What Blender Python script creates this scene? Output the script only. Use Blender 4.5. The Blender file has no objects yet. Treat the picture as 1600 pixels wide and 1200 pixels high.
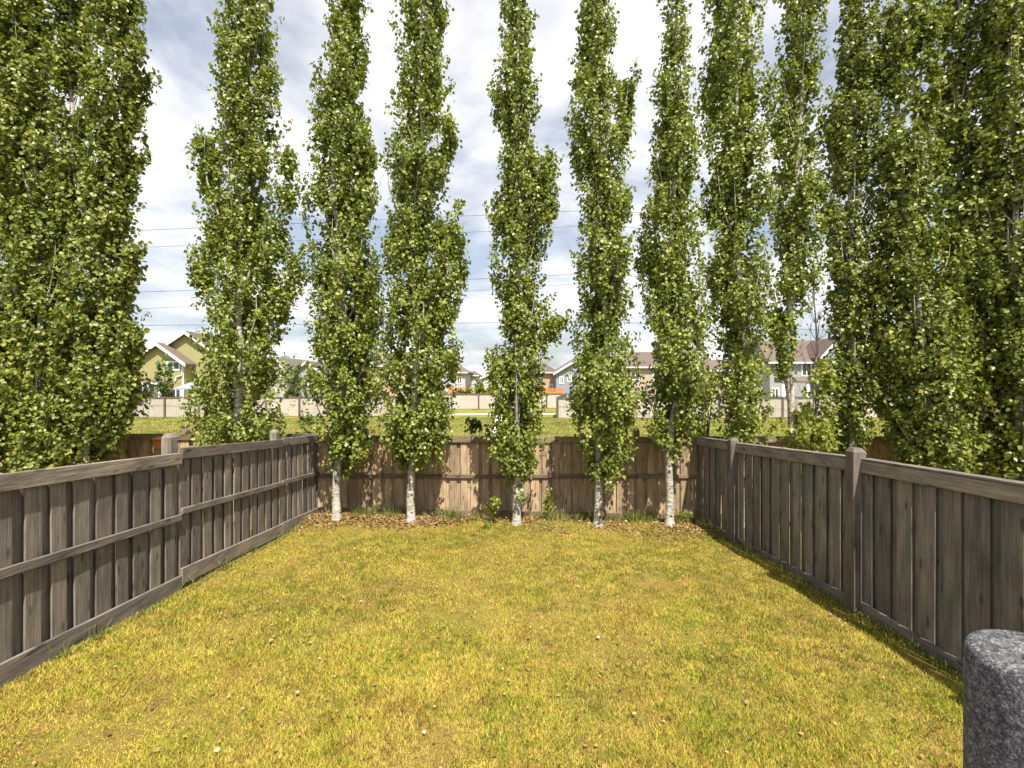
import bpy, math, random
import numpy as np
from mathutils import Vector, Matrix

# ------------------------------------------------------------------ camera, sky, sun, exposure
S = bpy.context.scene
COL = S.collection
CAMZ = 3.05
F = 740.0                                   # focal length in pixels of a 1600 px wide picture
cam_d = bpy.data.cameras.new('camera')
cam_d.sensor_width = 36.0
cam_d.lens = F / 1600 * 36
cam_d.clip_start = 0.05
cam_d.clip_end = 3000
cam = bpy.data.objects.new('camera', cam_d)
cam.location = (0, 0, CAMZ)
cam.rotation_euler = (math.radians(90), 0, 0)
COL.objects.link(cam)
S.camera = cam

SUN_EL, SUN_AZ = 58.0, 18.0                 # sun behind the camera, to the right
to_sun = Vector((math.sin(math.radians(SUN_AZ)) * math.cos(math.radians(SUN_EL)),
                 -math.cos(math.radians(SUN_AZ)) * math.cos(math.radians(SUN_EL)),
                 math.sin(math.radians(SUN_EL))))
W = bpy.data.worlds.new('World')
S.world = W
W.use_nodes = True
wn, wl = W.node_tree.nodes, W.node_tree.links
wn.clear()


def wnode(t, **k):
    n = wn.new(t)
    for a, b in k.items():
        setattr(n, a, b)
    return n


sky = wnode('ShaderNodeTexSky', sky_type='NISHITA', sun_disc=False)
sky.sun_elevation = math.radians(SUN_EL)
sky.sun_rotation = math.atan2(to_sun.x, to_sun.y)
sky.air_density = 1.0
sky.dust_density = 2.5
sky.ozone_density = 1.5
tc = wnode('ShaderNodeTexCoord')
sep = wnode('ShaderNodeSeparateXYZ')
wl.new(tc.outputs['Generated'], sep.inputs[0])
zadd = wnode('ShaderNodeMath', operation='ADD')
zmax = wnode('ShaderNodeMath', operation='MAXIMUM')
wl.new(sep.outputs[2], zmax.inputs[0]); zmax.inputs[1].default_value = 0.0
wl.new(zmax.outputs[0], zadd.inputs[0]); zadd.inputs[1].default_value = 0.22
dx = wnode('ShaderNodeMath', operation='DIVIDE'); dy = wnode('ShaderNodeMath', operation='DIVIDE')
wl.new(sep.outputs[0], dx.inputs[0]); wl.new(zadd.outputs[0], dx.inputs[1])
wl.new(sep.outputs[1], dy.inputs[0]); wl.new(zadd.outputs[0], dy.inputs[1])
comb = wnode('ShaderNodeCombineXYZ')
wl.new(dx.outputs[0], comb.inputs[0]); wl.new(dy.outputs[0], comb.inputs[1])
comb.inputs[2].default_value = 7.3
cn = wnode('ShaderNodeTexNoise')
cn.inputs['Scale'].default_value = 1.35
cn.inputs['Detail'].default_value = 9
cn.inputs['Roughness'].default_value = 0.56
cn.inputs['Distortion'].default_value = 0.25
wl.new(comb.outputs[0], cn.inputs['Vector'])
cr = wnode('ShaderNodeValToRGB')
cr.color_ramp.elements[0].position = 0.445
cr.color_ramp.elements[0].color = (0.30, 0.30, 0.30, 1)   # thin veil everywhere
cr.color_ramp.elements[1].position = 0.585
cr.color_ramp.elements[1].color = (1, 1, 1, 1)
# clouds crowd together towards the horizon
hz1 = wnode('ShaderNodeMath', operation='MULTIPLY'); wl.new(zmax.outputs[0], hz1.inputs[0]); hz1.inputs[1].default_value = -5.0
hz2 = wnode('ShaderNodeMath', operation='EXPONENT'); wl.new(hz1.outputs[0], hz2.inputs[0])
hz3 = wnode('ShaderNodeMath', operation='MULTIPLY_ADD'); wl.new(hz2.outputs[0], hz3.inputs[0]); hz3.inputs[1].default_value = 0.085
wl.new(cn.outputs['Fac'], hz3.inputs[2])
wl.new(hz3.outputs[0], cr.inputs[0])
cn2 = wnode('ShaderNodeTexNoise')
cn2.inputs['Scale'].default_value = 2.6
cn2.inputs['Detail'].default_value = 6
cn2.inputs['Roughness'].default_value = 0.5
wl.new(comb.outputs[0], cn2.inputs['Vector'])
cr2 = wnode('ShaderNodeValToRGB')
cr2.color_ramp.elements[0].position = 0.34
cr2.color_ramp.elements[0].color = (5.2, 5.3, 5.75, 1)
cr2.color_ramp.elements[1].position = 0.56
cr2.color_ramp.elements[1].color = (6.9, 6.9, 7.0, 1)
wl.new(cn2.outputs['Fac'], cr2.inputs[0])
cmix = wnode('ShaderNodeMix', data_type='RGBA')
wl.new(cr.outputs[0], cmix.inputs[0])
wl.new(sky.outputs[0], cmix.inputs[6])
wl.new(cr2.outputs[0], cmix.inputs[7])
bg = wnode('ShaderNodeBackground')
bg.inputs[1].default_value = 0.088
wl.new(cmix.outputs[2], bg.inputs[0])
wo = wnode('ShaderNodeOutputWorld')
wl.new(bg.outputs[0], wo.inputs[0])

sun_d = bpy.data.lights.new('sun', 'SUN')
sun_d.energy = 5.0
sun_d.angle = math.radians(0.53)
sun_d.color = (1.0, 0.94, 0.84)
sun = bpy.data.objects.new('sun', sun_d)
sun.rotation_euler = to_sun.to_track_quat('Z', 'Y').to_euler()
sun.location = (5, -10, 30)
COL.objects.link(sun)

S.view_settings.view_transform = 'Standard'
S.view_settings.look = 'None'
S.view_settings.exposure = 0.94
S.cycles.max_bounces = 5
S.cycles.diffuse_bounces = 2
S.cycles.glossy_bounces = 2
S.cycles.transmission_bounces = 4
S.view_settings.gamma = 1.0
S.view_settings.use_curve_mapping = False

random.seed(7)
RNG = np.random.default_rng(11)


# ------------------------------------------------------------------ helpers
def wx(px, Y): return (px - 800.0) / F * Y
def wz(py, Y): return CAMZ - (py - 600.0) / F * Y


def tag(o, label=None, cat=None, group=None, kind=None):
    if label: o['label'] = label
    if cat: o['category'] = cat
    if group: o['group'] = group
    if kind: o['kind'] = kind
    return o


def empty(name, loc=(0, 0, 0)):
    o = bpy.data.objects.new(name, None)
    o.location = loc
    o.empty_display_size = 0.2
    COL.objects.link(o)
    return o


def link(name, me, parent=None, loc=None):
    o = bpy.data.objects.new(name, me)
    COL.objects.link(o)
    if parent is not None:
        o.parent = parent
        o.matrix_parent_inverse = Matrix.Translation(-Vector(parent_world(parent)))
    if loc is not None:
        o.location = loc
    return o


def parent_world(p):
    v = Vector((0, 0, 0))
    # things are un-rotated empties or meshes at the origin
    while p is not None:
        v += Vector(p.location)
        if p.parent is not None:
            v += p.matrix_parent_inverse.translation
        p = p.parent
    return v


def mesh(name, verts, faces, mat, parent=None, smooth=False):
    me = bpy.data.meshes.new(name)
    me.from_pydata([tuple(v) for v in verts], [], [tuple(f) for f in faces])
    if mat: me.materials.append(mat)
    if smooth: me.polygons.foreach_set('use_smooth', [True] * len(me.polygons))
    me.update()
    return link(name, me, parent)


class MB:
    def __init__(s): s.v = []; s.f = []

    def hexa(s, c):                         # 8 corners: bottom 4 ccw, top 4 ccw
        n = len(s.v)
        s.v += [tuple(p) for p in c]
        s.f += [(n, n+3, n+2, n+1), (n+4, n+5, n+6, n+7), (n, n+1, n+5, n+4),
                (n+1, n+2, n+6, n+5), (n+2, n+3, n+7, n+6), (n+3, n, n+4, n+7)]
        return s

    def box(s, x0, x1, y0, y1, z0, z1):
        return s.hexa([(x0, y0, z0), (x1, y0, z0), (x1, y1, z0), (x0, y1, z0),
                       (x0, y0, z1), (x1, y0, z1), (x1, y1, z1), (x0, y1, z1)])

    def poly(s, pts):
        n = len(s.v)
        s.v += [tuple(p) for p in pts]
        s.f.append(tuple(range(n, n + len(pts))))
        return s

    def tube(s, pts, rad, sides=8, cap=True):
        n0 = len(s.v)
        pts = [Vector(p) for p in pts]
        for i, p in enumerate(pts):
            d = (pts[min(i+1, len(pts)-1)] - pts[max(i-1, 0)])
            d = d.normalized() if d.length > 0 else Vector((0, 0, 1))
            a = d.cross(Vector((0, 1, 0)) if abs(d.y) < 0.9 else Vector((1, 0, 0))).normalized()
            b = d.cross(a)
            for k in range(sides):
                t = 2 * math.pi * k / sides
                s.v.append(tuple(p + (a * math.cos(t) + b * math.sin(t)) * rad[i]))
        for i in range(len(pts) - 1):
            for k in range(sides):
                k2 = (k + 1) % sides
                s.f.append((n0+i*sides+k, n0+i*sides+k2, n0+(i+1)*sides+k2, n0+(i+1)*sides+k))
        if cap:
            s.f.append(tuple(n0+k for k in range(sides)))
            s.f.append(tuple(n0+(len(pts)-1)*sides+k for k in reversed(range(sides))))
        return s

    def build(s, name, mat, parent=None, smooth=False, bevel=0):
        o = mesh(name, s.v, s.f, mat, parent, smooth)
        if bevel:
            m = o.modifiers.new('bevel', 'BEVEL')
            m.width = bevel; m.segments = 1; m.limit_method = 'ANGLE'
        return o


# ------------------------------------------------------------------ materials
def newmat(name):
    m = bpy.data.materials.new(name)
    m.use_nodes = True
    nt = m.node_tree
    nt.nodes.clear()
    out = nt.nodes.new('ShaderNodeOutputMaterial')
    return m, nt, out


def N(nt, t, **k):
    n = nt.nodes.new(t)
    for a, b in k.items(): setattr(n, a, b)
    return n


def ramp(nt, stops):
    n = nt.nodes.new('ShaderNodeValToRGB')
    e = n.color_ramp.elements
    while len(e) > 1: e.remove(e[0])
    e[0].position = stops[0][0]; e[0].color = (*stops[0][1], 1)
    for p, c in stops[1:]:
        q = e.new(p); q.color = (*c, 1)
    return n


def noise(nt, vec, scale, detail=3, rough=0.5, dist=0.0):
    n = nt.nodes.new('ShaderNodeTexNoise')
    n.inputs['Scale'].default_value = scale
    n.inputs['Detail'].default_value = detail
    n.inputs['Roughness'].default_value = rough
    n.inputs['Distortion'].default_value = dist
    if vec is not None: nt.links.new(vec, n.inputs['Vector'])
    return n


def mixc(nt, fac, a, b, mode='MIX'):
    n = nt.nodes.new('ShaderNodeMix'); n.data_type = 'RGBA'; n.blend_type = mode
    for sock, v in ((0, fac), (6, a), (7, b)):
        if isinstance(v, (int, float)): n.inputs[sock].default_value = v
        elif isinstance(v, tuple): n.inputs[sock].default_value = (*v, 1)
        else: nt.links.new(v, n.inputs[sock])
    return n.outputs[2]


def math_(nt, op, a, b=None):
    n = nt.nodes.new('ShaderNodeMath'); n.operation = op
    for i, v in enumerate((a, b)):
        if v is None: continue
        if isinstance(v, (int, float)): n.inputs[i].default_value = v
        else: nt.links.new(v, n.inputs[i])
    return n.outputs[0]


def bump(nt, h, strength=0.3, dist=0.01):
    b = nt.nodes.new('ShaderNodeBump')
    b.inputs['Strength'].default_value = strength
    b.inputs['Distance'].default_value = dist
    nt.links.new(h, b.inputs['Height'])
    return b.outputs[0]


def principled(nt, out, col, rough=0.8, spec=0.3, nrm=None):
    p = nt.nodes.new('ShaderNodeBsdfPrincipled')
    if isinstance(col, tuple): p.inputs['Base Color'].default_value = (*col, 1)
    else: nt.links.new(col, p.inputs['Base Color'])
    p.inputs['Roughness'].default_value = rough
    p.inputs['Specular IOR Level'].default_value = spec
    if nrm is not None: nt.links.new(nrm, p.inputs['Normal'])
    nt.links.new(p.outputs[0], out.inputs[0])
    return p


def plain(name, col, rough=0.7, spec=0.3, var=0.12, scale=3.0):
    m, nt, out = newmat(name)
    g = N(nt, 'ShaderNodeNewGeometry')
    n = noise(nt, g.outputs['Position'], scale, 5, 0.6)
    c = mixc(nt, n.outputs[0], tuple(x * (1 - var) for x in col), tuple(min(1, x * (1 + var)) for x in col))
    oi = N(nt, 'ShaderNodeObjectInfo')
    tr = ramp(nt, [(0.0, (1 - var * .7,) * 3), (1.0, (1 + var * .4,) * 3)]); nt.links.new(oi.outputs['Random'], tr.inputs[0])
    c = mixc(nt, 1.0, c, tr.outputs[0], 'MULTIPLY')
    principled(nt, out, c, rough, spec)
    return m


def wood(name, axis, base, green=0.0):
    """weathered stained softwood, grain along the given world axis"""
    m, nt, out = newmat(name)
    g = N(nt, 'ShaderNodeNewGeometry')
    oi = N(nt, 'ShaderNodeObjectInfo')
    mp = N(nt, 'ShaderNodeMapping')
    sc = [42.0, 42.0, 42.0]; sc['xyz'.index(axis)] = 1.6
    mp.inputs['Scale'].default_value = sc
    nt.links.new(g.outputs['Position'], mp.inputs[0])
    off = N(nt, 'ShaderNodeVectorMath', operation='ADD')
    sc2 = N(nt, 'ShaderNodeVectorMath', operation='SCALE')
    sc2.inputs[0].default_value = (31.0, 17.0, 23.0)
    nt.links.new(oi.outputs['Random'], sc2.inputs['Scale'])
    nt.links.new(mp.outputs[0], off.inputs[0]); nt.links.new(sc2.outputs[0], off.inputs[1])
    gr = noise(nt, off.outputs[0], 1.0, 6, 0.65, 0.6)
    mp2 = N(nt, 'ShaderNodeMapping')
    s2 = [7.0, 7.0, 7.0]; s2['xyz'.index(axis)] = 2.2
    mp2.inputs['Scale'].default_value = s2
    nt.links.new(g.outputs['Position'], mp2.inputs[0])
    off2 = N(nt, 'ShaderNodeVectorMath', operation='ADD')
    nt.links.new(mp2.outputs[0], off2.inputs[0]); nt.links.new(sc2.outputs[0], off2.inputs[1])
    wear = noise(nt, off2.outputs[0], 1.0, 5, 0.6, 0.2)
    vor = N(nt, 'ShaderNodeTexVoronoi')
    vor.inputs['Scale'].default_value = 1.15
    nt.links.new(off2.outputs[0], vor.inputs['Vector'])
    knot = ramp(nt, [(0.0, (0.25,)*3), (0.12, (0.40,)*3), (0.20, (1,)*3)])
    nt.links.new(vor.outputs['Distance'], knot.inputs[0])
    dark = tuple(c * 0.62 for c in base); lite = tuple(c * 1.32 for c in base)
    grr = ramp(nt, [(0.30, dark), (0.50, base), (0.70, lite)])
    nt.links.new(gr.outputs[0], grr.inputs[0])
    wr = ramp(nt, [(0.32, (0.68, 0.67, 0.68)), (0.52, (1, 1, 1)), (0.68, (1.3, 1.27, 1.22))])
    nt.links.new(wear.outputs[0], wr.inputs[0])
    c = mixc(nt, 1.0, grr.outputs[0], wr.outputs[0], 'MULTIPLY')
    c = mixc(nt, 0.85, c, knot.outputs[0], 'MULTIPLY')
    tint = ramp(nt, [(0.0, (0.70, 0.69, 0.70)), (0.5, (1, 1, 1)), (1.0, (1.25, 1.21, 1.15))])
    nt.links.new(oi.outputs['Random'], tint.inputs[0])
    c = mixc(nt, 1.0, c, tint.outputs[0], 'MULTIPLY')
    if green:
        gn = noise(nt, off2.outputs[0], 0.55, 3, 0.5)
        gf = ramp(nt, [(0.5, (0, 0, 0)), (0.7, (green,)*3)])
        nt.links.new(gn.outputs[0], gf.inputs[0])
        c = mixc(nt, gf.outputs[0], c, (0.10, 0.14, 0.115))
    h = math_(nt, 'ADD', gr.outputs[0], math_(nt, 'MULTIPLY', wear.outputs[0], 0.8))
    principled(nt, out, c, 0.78, 0.25, bump(nt, h, 0.8, 0.008))
    return m


FB = (0.190, 0.163, 0.137)
M_WZ = wood('stained_wood_upright', 'z', FB)
M_WZG = wood('stained_wood_upright_mossy', 'z', (0.19, 0.165, 0.142), 0.6)
M_WX = wood('stained_wood_across', 'x', FB)
M_WZB = wood('sunlit_tint_wood_upright', 'z', (0.375, 0.280, 0.178))  # back fence line: sunlight painted into a lighter, warmer base colour
M_WXB = wood('sunlit_tint_wood_across', 'x', (0.215, 0.160, 0.112))  # rails of that fence line, with sunlit warmth painted into the colour
M_WY = wood('stained_wood_along', 'y', tuple(c * 1.08 for c in FB))


def bark_mat():
    m, nt, out = newmat('poplar_bark')
    g = N(nt, 'ShaderNodeNewGeometry')
    mp = N(nt, 'ShaderNodeMapping'); mp.inputs['Scale'].default_value = (9, 9, 34)
    nt.links.new(g.outputs['Position'], mp.inputs[0])
    a = noise(nt, mp.outputs[0], 1.0, 5, 0.65, 0.4)
    r = ramp(nt, [(0.30, (0.055, 0.045, 0.035)), (0.41, (0.26, 0.235, 0.19)), (0.55, (0.50, 0.47, 0.41)), (0.8, (0.62, 0.60, 0.54))])
    nt.links.new(a.outputs[0], r.inputs[0])
    b = noise(nt, g.outputs['Position'], 5.0, 4, 0.6)
    rb = ramp(nt, [(0.35, (0.72, 0.70, 0.60)), (0.6, (1, 1, 1))])
    nt.links.new(b.outputs[0], rb.inputs[0])
    c = mixc(nt, 1.0, r.outputs[0], rb.outputs[0], 'MULTIPLY')
    v = N(nt, 'ShaderNodeTexVoronoi'); v.inputs['Scale'].default_value = 1.0
    mp3 = N(nt, 'ShaderNodeMapping'); mp3.inputs['Scale'].default_value = (6, 6, 8.5)
    nt.links.new(g.outputs['Position'], mp3.inputs[0]); nt.links.new(mp3.outputs[0], v.inputs['Vector'])
    k = ramp(nt, [(0.0, (0.08,)*3), (0.17, (0.14,)*3), (0.25, (1,)*3)])
    nt.links.new(v.outputs['Distance'], k.inputs[0])
    c = mixc(nt, 0.9, c, k.outputs[0], 'MULTIPLY')
    principled(nt, out, c, 0.8, 0.2, bump(nt, a.outputs[0], 0.6, 0.01))
    return m


def leaf_mat(name, stops, trans, tfac=0.24, rough=0.42):
    m, nt, out = newmat(name)
    g = N(nt, 'ShaderNodeNewGeometry')
    n = noise(nt, g.outputs['Position'], 1.1, 3, 0.5)
    f = math_(nt, 'ADD', math_(nt, 'MULTIPLY', g.outputs['Random Per Island'], 0.62), math_(nt, 'MULTIPLY', n.outputs[0], 0.38))
    r = ramp(nt, stops)
    nt.links.new(f, r.inputs[0])
    p = N(nt, 'ShaderNodeBsdfPrincipled')
    nt.links.new(r.outputs[0], p.inputs['Base Color'])
    p.inputs['Roughness'].default_value = rough
    p.inputs['Specular IOR Level'].default_value = 0.42
    t = N(nt, 'ShaderNodeBsdfTranslucent')
    c = mixc(nt, 1.0, r.outputs[0], trans, 'MULTIPLY')
    nt.links.new(c, t.inputs[0])
    mx = N(nt, 'ShaderNodeMixShader'); mx.inputs[0].default_value = tfac
    nt.links.new(p.outputs[0], mx.inputs[1]); nt.links.new(t.outputs[0], mx.inputs[2])
    nt.links.new(mx.outputs[0], out.inputs[0])
    return m


M_BARK = bark_mat()
M_LEAF = leaf_mat('poplar_leaf', [(0.12, (0.062, 0.090, 0.015)), (0.40, (0.128, 0.168, 0.022)), (0.64, (0.215, 0.248, 0.038)), (0.90, (0.325, 0.338, 0.072))], (1.9, 1.9, 0.7))
M_LEAFD = leaf_mat('poplar_leaf_deep', [(0.12, (0.052, 0.080, 0.015)), (0.42, (0.125, 0.158, 0.023)), (0.68, (0.210, 0.230, 0.036)), (0.92, (0.34, 0.33, 0.068))], (1.8, 1.9, 0.7))
M_LEAFY = leaf_mat('young_leaf', [(0.15, (0.12, 0.16, 0.022)), (0.5, (0.20, 0.24, 0.032)), (0.85, (0.33, 0.32, 0.05))], (1.6, 1.6, 0.6), 0.4)
M_SHRUB = leaf_mat('shrub_leaf', [(0.15, (0.05, 0.09, 0.02)), (0.5, (0.10, 0.15, 0.03)), (0.85, (0.19, 0.22, 0.045))], (1.6, 1.7, 0.6), 0.35)
M_REDSH = leaf_mat('purple_leaf', [(0.15, (0.035, 0.018, 0.018)), (0.5, (0.08, 0.035, 0.035)), (0.85, (0.15, 0.07, 0.06))], (1.4, 0.8, 0.7), 0.25)
M_DEAD = leaf_mat('fallen_leaf', [(0.15, (0.10, 0.055, 0.022)), (0.4, (0.20, 0.115, 0.042)), (0.65, (0.31, 0.20, 0.075)), (0.92, (0.44, 0.32, 0.16))], (1.0, 0.9, 0.7), 0.12, 0.6)
M_PALE = leaf_mat('pale_fallen_leaf', [(0.15, (0.22, 0.15, 0.07)), (0.5, (0.34, 0.25, 0.13)), (0.85, (0.52, 0.43, 0.29))], (1.0, 0.9, 0.7), 0.12, 0.6)


def grass_mat(name, straw, mid, green, scale=0.7, bias=0.0, blade=True):
    m, nt, out = newmat(name)
    g = N(nt, 'ShaderNodeNewGeometry')
    n1 = noise(nt, g.outputs['Position'], scale, 4, 0.62, 0.3)
    n2 = noise(nt, g.outputs['Position'], scale * 6, 4, 0.65)
    n3 = noise(nt, g.outputs['Position'], scale * 34, 3, 0.6)
    f = math_(nt, 'ADD', math_(nt, 'MULTIPLY', n1.outputs[0], 0.75), math_(nt, 'MULTIPLY', n2.outputs[0], 0.75))
    f = math_(nt, 'SUBTRACT', f, 0.285)
    if blade:
        f = math_(nt, 'ADD', f, math_(nt, 'MULTIPLY', math_(nt, 'SUBTRACT', g.outputs['Random Per Island'], 0.5), 0.32))
    else:
        f = math_(nt, 'ADD', f, math_(nt, 'MULTIPLY', math_(nt, 'SUBTRACT', n3.outputs[0], 0.5), 0.5))
    r = ramp(nt, [(0.22, tuple(c * 0.60 for c in straw)), (0.37 - bias, straw), (0.52 - bias, mid), (0.66 - bias, green), (0.85, tuple(c * 0.65 for c in green))])
    nt.links.new(f, r.inputs[0])
    # matted brown thatch in patches
    n4 = noise(nt, g.outputs['Position'], scale * 2.6, 6, 0.7, 0.4)
    th = ramp(nt, [(0.35, (0.66, 0.60, 0.56)), (0.45, (0.93, 0.91, 0.90)), (0.56, (1.05, 1.05, 1.0)), (0.68, (1.18, 1.18, 1.1))])
    nt.links.new(n4.outputs[0], th.inputs[0])
    if blade:
        br = ramp(nt, [(0.0, (0.22, 0.18, 0.20)), (0.13, (0.30, 0.25, 0.28)), (0.17, (0.75,) * 3), (0.5, (0.98,) * 3), (1.0, (1.25,) * 3)])
        wn_ = N(nt, 'ShaderNodeTexWhiteNoise', noise_dimensions='1D'); nt.links.new(g.outputs['Random Per Island'], wn_.inputs['W'])
        nt.links.new(wn_.outputs['Value'], br.inputs[0])
        th_c = mixc(nt, 1.0, th.outputs[0], br.outputs[0], 'MULTIPLY')
    else:
        th_c = th.outputs[0]
    class _r: outputs = [mixc(nt, 1.0, r.outputs[0], th_c, 'MULTIPLY')]
    r = _r
    if blade:
        p = N(nt, 'ShaderNodeBsdfPrincipled')
        nt.links.new(r.outputs[0], p.inputs['Base Color'])
        p.inputs['Roughness'].default_value = 0.6; p.inputs['Specular IOR Level'].default_value = 0.25
        t = N(nt, 'ShaderNodeBsdfTranslucent')
        nt.links.new(r.outputs[0], t.inputs[0])
        mx = N(nt, 'ShaderNodeMixShader'); mx.inputs[0].default_value = 0.3
        nt.links.new(p.outputs[0], mx.inputs[1]); nt.links.new(t.outputs[0], mx.inputs[2])
        nt.links.new(mx.outputs[0], out.inputs[0])
    else:
        principled(nt, out, r.outputs[0], 0.9, 0.1, bump(nt, n3.outputs[0], 0.8, 0.03))
    return m


M_LAWN = grass_mat('dry_lawn_soil', (0.20, 0.14, 0.042), (0.17, 0.135, 0.032), (0.12, 0.12, 0.021), blade=False)
M_BLADE = grass_mat('dry_lawn_blade', (0.60, 0.455, 0.110), (0.52, 0.44, 0.062), (0.26, 0.32, 0.028), 1.3, 0.03)
M_PARK = grass_mat('park_grass_ground', (0.25, 0.21, 0.055), (0.18, 0.19, 0.037), (0.11, 0.15, 0.024), 0.16, 0.03, blade=False)
M_PBLADE = grass_mat('park_grass_blade', (0.27, 0.22, 0.07), (0.19, 0.20, 0.042), (0.12, 0.16, 0.027), 0.16, 0.03)
M_TALL = grass_mat('tall_grass_blade', (0.36, 0.32, 0.11), (0.20, 0.24, 0.055), (0.10, 0.16, 0.030), 1.2, 0.04)
M_PATH = plain('pale_concrete', (0.62, 0.60, 0.56), 0.85, 0.2, 0.08, 1.0)
M_FBOARD = plain('far_fence_board', (0.43, 0.385, 0.335), 0.8, 0.2, 0.22, 1.4)
M_FPOST = plain('far_fence_post', (0.115, 0.095, 0.078), 0.8, 0.2, 0.15, 2.0)
M_WHITE = plain('white_trim', (0.78, 0.78, 0.76), 0.6, 0.3, 0.03)
M_GLASS = plain('window_glass', (0.06, 0.07, 0.085), 0.08, 0.6, 0.3, 0.8)
M_ROOFB = plain('brown_shingle', (0.135, 0.105, 0.088), 0.9, 0.15, 0.3, 2.5)
M_ROOFG = plain('grey_shingle', (0.17, 0.155, 0.145), 0.9, 0.15, 0.3, 2.5)
M_BLACK = plain('black_metal', (0.03, 0.03, 0.032), 0.5, 0.4, 0.1)
M_ORANGE = plain('orange_cedar', (0.52, 0.20, 0.055), 0.7, 0.3, 0.18, 2.0)
M_CANOPY = plain('grey_canopy', (0.25, 0.28, 0.32), 0.7, 0.3, 0.06)
M_WIRE = plain('wire_metal', (0.05, 0.05, 0.055), 0.6, 0.3, 0.05)
M_POLE = plain('utility_pole_wood', (0.11, 0.085, 0.065), 0.9, 0.2, 0.25, 3.0)
M_DECK = plain('deck_boards', (0.20, 0.17, 0.15), 0.8, 0.2, 0.15, 4.0)


def siding(name, col, pitch=0.16):
    m, nt, out = newmat(name)
    g = N(nt, 'ShaderNodeNewGeometry')
    s = N(nt, 'ShaderNodeSeparateXYZ'); nt.links.new(g.outputs['Position'], s.inputs[0])
    fr = math_(nt, 'FRACT', math_(nt, 'DIVIDE', s.outputs[2], pitch))
    n = noise(nt, g.outputs['Position'], 1.2, 4, 0.6)
    r = ramp(nt, [(0.0, tuple(c * 0.72 for c in col)), (0.14, tuple(c * 0.96 for c in col)), (1.0, tuple(c * 1.05 for c in col))])
    nt.links.new(fr, r.inputs[0])
    c = mixc(nt, math_(nt, 'MULTIPLY', n.outputs[0], 0.3), r.outputs[0], tuple(c * 0.75 for c in col))
    principled(nt, out, c, 0.7, 0.25, bump(nt, fr, 0.6, 0.02))
    return m


M_SGREEN = siding('olive_siding', (0.34, 0.315, 0.14))
M_STAN = siding('tan_siding', (0.46, 0.335, 0.22))
M_SGREY = siding('grey_siding', (0.34, 0.34, 0.345))
M_SWHITE = siding('off_white_siding', (0.46, 0.44, 0.42))
M_SBLUE = siding('blue_grey_siding', (0.27, 0.29, 0.34))
M_SBEIGE = siding('beige_siding', (0.43, 0.35, 0.28))


def speckle_mat():
    m, nt, out = newmat('speckled_grey_stone')
    g = N(nt, 'ShaderNodeNewGeometry')
    a = noise(nt, g.outputs['Position'], 200, 4, 0.75)
    b = noise(nt, g.outputs['Position'], 60, 4, 0.6)
    f = math_(nt, 'ADD', math_(nt, 'MULTIPLY', a.outputs[0], 0.65), math_(nt, 'MULTIPLY', b.outputs[0], 0.35))
    r = ramp(nt, [(0.38, (0.016, 0.016, 0.018)), (0.48, (0.050, 0.050, 0.054)), (0.56, (0.15, 0.15, 0.157)), (0.66, (0.34, 0.34, 0.36))])
    nt.links.new(f, r.inputs[0])
    principled(nt, out, r.outputs[0], 0.75, 0.3, bump(nt, f, 0.7, 0.004))
    return m


M_SPECK = speckle_mat()

# ------------------------------------------------------------------ the ground
YB = 11.0                                    # back fence line
CL, CR = -280.0 * YB / F, 311.0 * YB / F     # fence offsets from the line that runs to pixel column 777
TILT = -23.0 / F


def left_x(Y): return CL + TILT * Y
def right_x(Y): return CR + TILT * Y


def lawn_z(X, Y):
    X = np.asarray(X, float); Y = np.asarray(Y, float)
    zl = 0.02 + 0.068 * np.clip(YB - Y, -2, 9)
    d = np.clip(YB - Y, -2, 9)
    zr = -0.13 + 0.056 * np.minimum(d, 5.2) + 0.012 * np.maximum(d - 5.2, 0)
    t = np.clip((X - (CL + TILT * Y)) / (CR - CL), -0.5, 1.5)
    z = zl * (1 - t) + zr * t
    und = 0.018 * np.sin(X * 1.9 + 0.7 * Y) + 0.014 * np.sin(Y * 2.3 - 0.8 * X)
    mound = 0.10 * np.exp(-((Y - 10.35) / 0.55) ** 2)
    return z + und + mound


def grid(name, xs, ys, zf, mat):
    X, Y = np.meshgrid(xs, ys)
    Z = zf(X, Y)
    nx, ny = len(xs), len(ys)
    v = np.stack([X, Y, Z], -1).reshape(-1, 3)
    f = []
    for j in range(ny - 1):
        for i in range(nx - 1):
            a = j * nx + i
            f.append((a, a + 1, a + nx + 1, a + nx))
    o = mesh(name, v.tolist(), f, mat, None, True)
    return tag(o, kind='structure')


def park_z(X, Y):
    z = 0.05 * np.sin(X * 0.21 + 1.0) * np.sin(Y * 0.17) * np.clip((Y - 13) / 8, 0, 1) * np.clip((70 - Y) / 30, 0, 1)
    edge = np.clip((13.0 - Y) / 2.0, 0, 1)
    return z * (1 - edge) + edge * np.minimum(lawn_z(X, np.full_like(X, YB)), 0.0) - 0.02


lawn = grid('lawn', np.concatenate([[-40, -25, -14], np.arange(-9, 9.01, 0.15), [14, 25, 40]]), np.concatenate([[-6, -2, 0], np.arange(1.5, 11.06, 0.15)]), lawn_z, M_LAWN)
park = grid('park_ground', np.concatenate([[-1500, -400, -150], np.arange(-80, 81, 2.0), [150, 400, 1500]]),
            np.concatenate([[11.05, 12, 13], np.arange(14, 80, 2.0), [120, 250, 600, 2200]]), park_z, M_PARK)
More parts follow.
